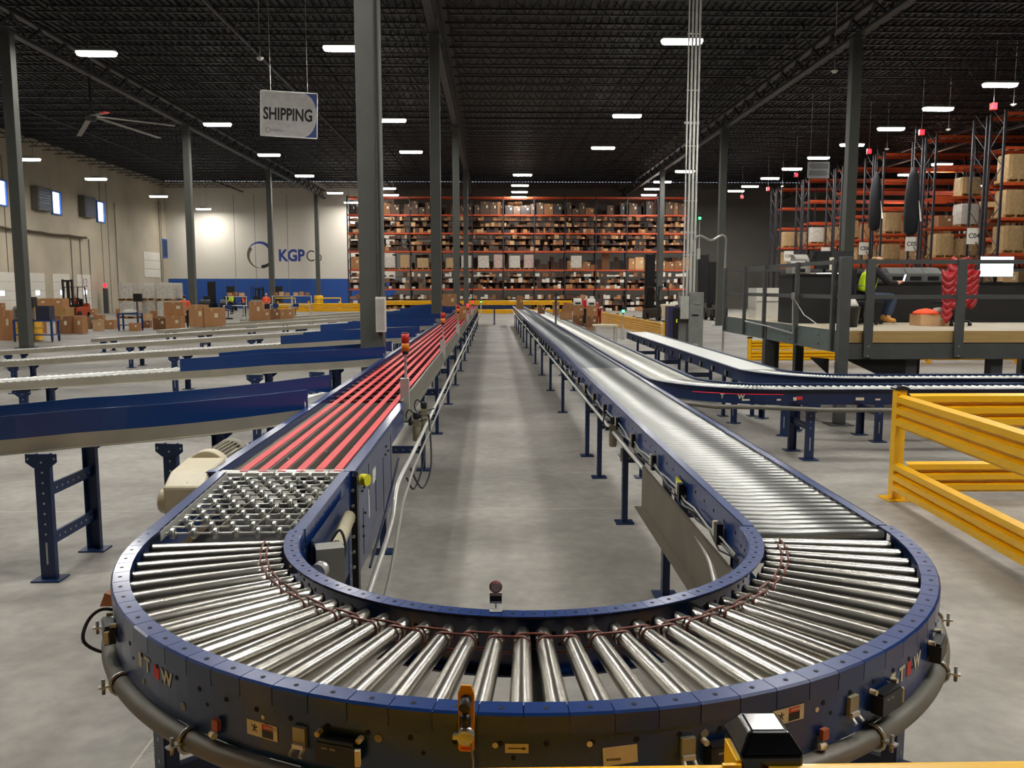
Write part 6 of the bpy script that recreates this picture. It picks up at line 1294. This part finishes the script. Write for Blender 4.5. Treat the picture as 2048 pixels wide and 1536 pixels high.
# blue carts at the left
for i, (px, yb, l) in enumerate(((75, 683, 'blue metal cart carrying a grey monitor, near the yellow stack'), (262, 661, 'blue metal cart with a white bag among the cartons'))):
    p = atz(px, yb); t = thing('work_cart', l, 'cart', (p.x, p.y, 0))
    wd = 0.75 if i == 0 else 0.5
    MB().bb(-wd, wd, -0.3, 0.3, 0.78, 0.84).bb(-wd, wd, -0.3, 0.3, 0.25, 0.29).put('shelf', guardblue, t, loc=(0, 0, 0))
    for sx in (-wd + 0.04, wd - 0.04):
        for sy in (-0.26, 0.26): MB().bb(sx - 0.035, sx + 0.035, sy - 0.035, sy + 0.035, 0.08, 0.84).m(1).cyl((sx - 0.02, sy, 0.04), (sx + 0.02, sy, 0.04), 0.045, n=10).put('leg', [guardblue, rubber], t, loc=(0, 0, 0))
    if i == 0:
        u_ = thing('terminal', 'bulky grey terminal with oval screen on the blue cart', 'terminal', (p.x - 0.45, p.y, 0.84)); MB().bb(-0.3, 0.3, -0.25, 0.25, 0, 0.5).put('case', mat('terminal_grey', (120, 124, 124), 0.5), u_, loc=(0, 0, 0), bev=0.05); MB().bb(-0.2, 0.2, -0.255, -0.25, 0.1, 0.4).put('screen', mat('brown_screen', (88, 70, 60), 0.3), u_, loc=(0, 0, 0))
        tag(MB().bb(p.x + 0.1, p.x + 0.62, p.y - 0.2, p.y + 0.2, 0.84, 1.38).put('server_case', mat('navy_case', (34, 40, 62), 0.5)), 'dark navy case on the blue cart beside the terminal', 'case')
        tag(MB().bb(p.x - 0.62, p.x - 0.05, p.y - 0.1, p.y + 0.25, 1.34, 1.72).m(1).bb(p.x - 0.35, p.x - 0.25, p.y - 0.102, p.y - 0.1, 1.58, 1.66).put('black_case', [black, paper]), 'black box with white sticker on top of the grey terminal', 'case')
    else: tag(MB().lathe([(0.3, 0), (0.36, 0.08), (0.2, 0.18), (0.05, 0.2)], 12, (p.x, p.y, 0.84)).put('white_bag', white), 'white bag lying on the blue cart', 'bag'); tag(MB().tube([(p.x + 0.35, p.y, 0.84), (p.x + 0.35, p.y, 1.5)], 0.03, 6).bb(p.x + 0.2, p.x + 0.62, p.y - 0.05, p.y, 1.4, 1.78).put('cart_display', black), 'black display on a post beside the white bag', 'display')
Yy = atz(55, 683).y
for k in range(5): x = aty(40, 620, Yy).x; tag(MB().bb(x - 0.35 - 0.02 * (k % 2), x + 0.35, Yy + 0.3, Yy + 0.9, 0.02 + k * 0.27, 0.25 + k * 0.27).bb(x - 0.38, x + 0.38, Yy + 0.27, Yy + 0.93, 0.24 + k * 0.27, 0.28 + k * 0.27).put('tote', yellow), 'yellow plastic tote in the stack behind the blue cart, %s' % ['bottom', 'second', 'third', 'fourth', 'topmost'][k], 'tote', 'yellow totes')
# people at the left and right
p = atz(490, 633); person('standing person in a fluorescent orange vest and dark trousers by the packing benches', (p.x, p.y, 0), 2.6, STAND, darkcloth, darkcloth, (hairdark, 0), hiviso)
x = aty(532, 600, 58.5).x; person('person in an orange vest bending over the middle packing bench, behind the cartons', (x, 58.6, 0), PI, STAND, hiviso, darkcloth, (mat('pale_cap', (206, 170, 150)), 0), hiviso)
x = aty(463, 600, 66).x; person('person in a yellow vest beyond the left packing bench', (x, 66, 0), 1.2, STAND, hivis, darkcloth, (mat('grey_cap', (150, 150, 150)), 0), hivis)
x = aty(362, 610, 42).x; person('person with full dark hair and orange top among the brown cartons', (x, 42.5, 0), 0.3, STAND, hiviso, darkcloth, (hairdark, 0.05), hiviso)
BEND = dict(STAND); BEND.update(chest=(0, 0.28, 1.2), neck=(0, 0.42, 1.3), head=(0, 0.53, 1.33), shl=(-0.18, 0.32, 1.24), shr=(0.18, 0.32, 1.24), ell=(-0.22, 0.42, 0.98), elr=(0.22, 0.42, 0.98), wrl=(-0.18, 0.6, 0.85), wrr=(0.18, 0.6, 0.85), hal=(-0.16, 0.67, 0.83), har=(0.16, 0.67, 0.83))
darkred = mat('dark_red_cloth', (146, 26, 30), 0.8, 0, 0.1, 9)
p = atz(1197, 652); person('person in dark red hooded top and trousers leaning over beside the printer stacks', (p.x, p.y, 0), 0.7, BEND, darkred, darkred, (darkred, 0.03))
x = aty(1170, 620, 45).x; person('person in a bright red top behind the printer stacks', (x, 45, 0), 2.0, STAND, mat('bright_red_cloth', (220, 32, 40), 0.7), darkcloth, (hairdark, 0))
# printer stacks beyond the lower conveyor
for i, (px, Y) in enumerate(((1155, 36.5), (1182, 35.5))):
    x = aty(px, 620, Y).x; z = 0
    for q in range(3): carton(x + 0.02 * q, Y, z, 0.42, 0.4, 0.44, [card, card2, card][q], 'brown carton under the %s white printer, %s' % (['left', 'right'][i], ['bottom', 'middle', 'top'][q]), 'cartons under the white printers'); z += 0.445
    printer('white label printer on a stack of three brown cartons, %s' % ['left stack', 'right stack nearer the green light'][i], x, Y, z, 1.1, white)
t = thing('side_table', 'narrow cream topped table by the green stack light', 'table', (3.6, 26.5, 0))
MB().bb(3.15, 3.9, 26.3, 26.9, 0.88, 0.93).put('top', mat('cream_top', (226, 214, 180), 0.5), t)
for sx in (3.2, 3.85):
    for sy in (26.35, 26.85): MB().bb(sx - 0.02, sx + 0.02, sy - 0.02, sy + 0.02, 0, 0.88).put('leg', alu, t)
# open carton on the lower conveyor
p = aty(1132, 612, 33.0); t = thing('open_carton', 'open brown carton with raised flap standing on the lower roller conveyor', 'box', (p.x, 33, 0.85)); m = MB(); x, y, z = p.x, 33.0, 0.85
m.bb(x - 0.22, x + 0.22, y - 0.2, y + 0.2, z, z + 0.02).bb(x - 0.22, x + 0.22, y - 0.2, y - 0.19, z, z + 0.28).bb(x - 0.22, x + 0.22, y + 0.19, y + 0.2, z, z + 0.28).bb(x - 0.22, x - 0.21, y - 0.2, y + 0.2, z, z + 0.28).bb(x + 0.21, x + 0.22, y - 0.2, y + 0.2, z, z + 0.28); m.put('body', card, t)
MB().ext([(x - 0.22, y - 0.2, z + 0.28), (x + 0.22, y - 0.2, z + 0.28), (x + 0.28, y - 0.26, z + 0.62), (x - 0.1, y - 0.26, z + 0.66)], (0, 0.008, 0)).put('flap', card, t)
# small orange rag-like wedge left of the curve
tag(MB().ext([(-1.425, 3.0, 0.95), (-1.378, 3.0, 0.95), (-1.378, 3.0, 0.99), (-1.405, 3.0, 1.0)], (0, 0.05, 0)).put('foam_wedge', mat('peach_foam', (216, 156, 124), 0.7)), 'small peach coloured wedge tucked outside the left of the roller curve', 'wedge')
# guide post on the lower conveyor
tag(MB().cyl((2.08, 28, 0.87), (2.08, 28, 1.9), 0.035, n=10).put('sign_post', railgrey), 'thin dark post standing between the two right conveyors', 'post')
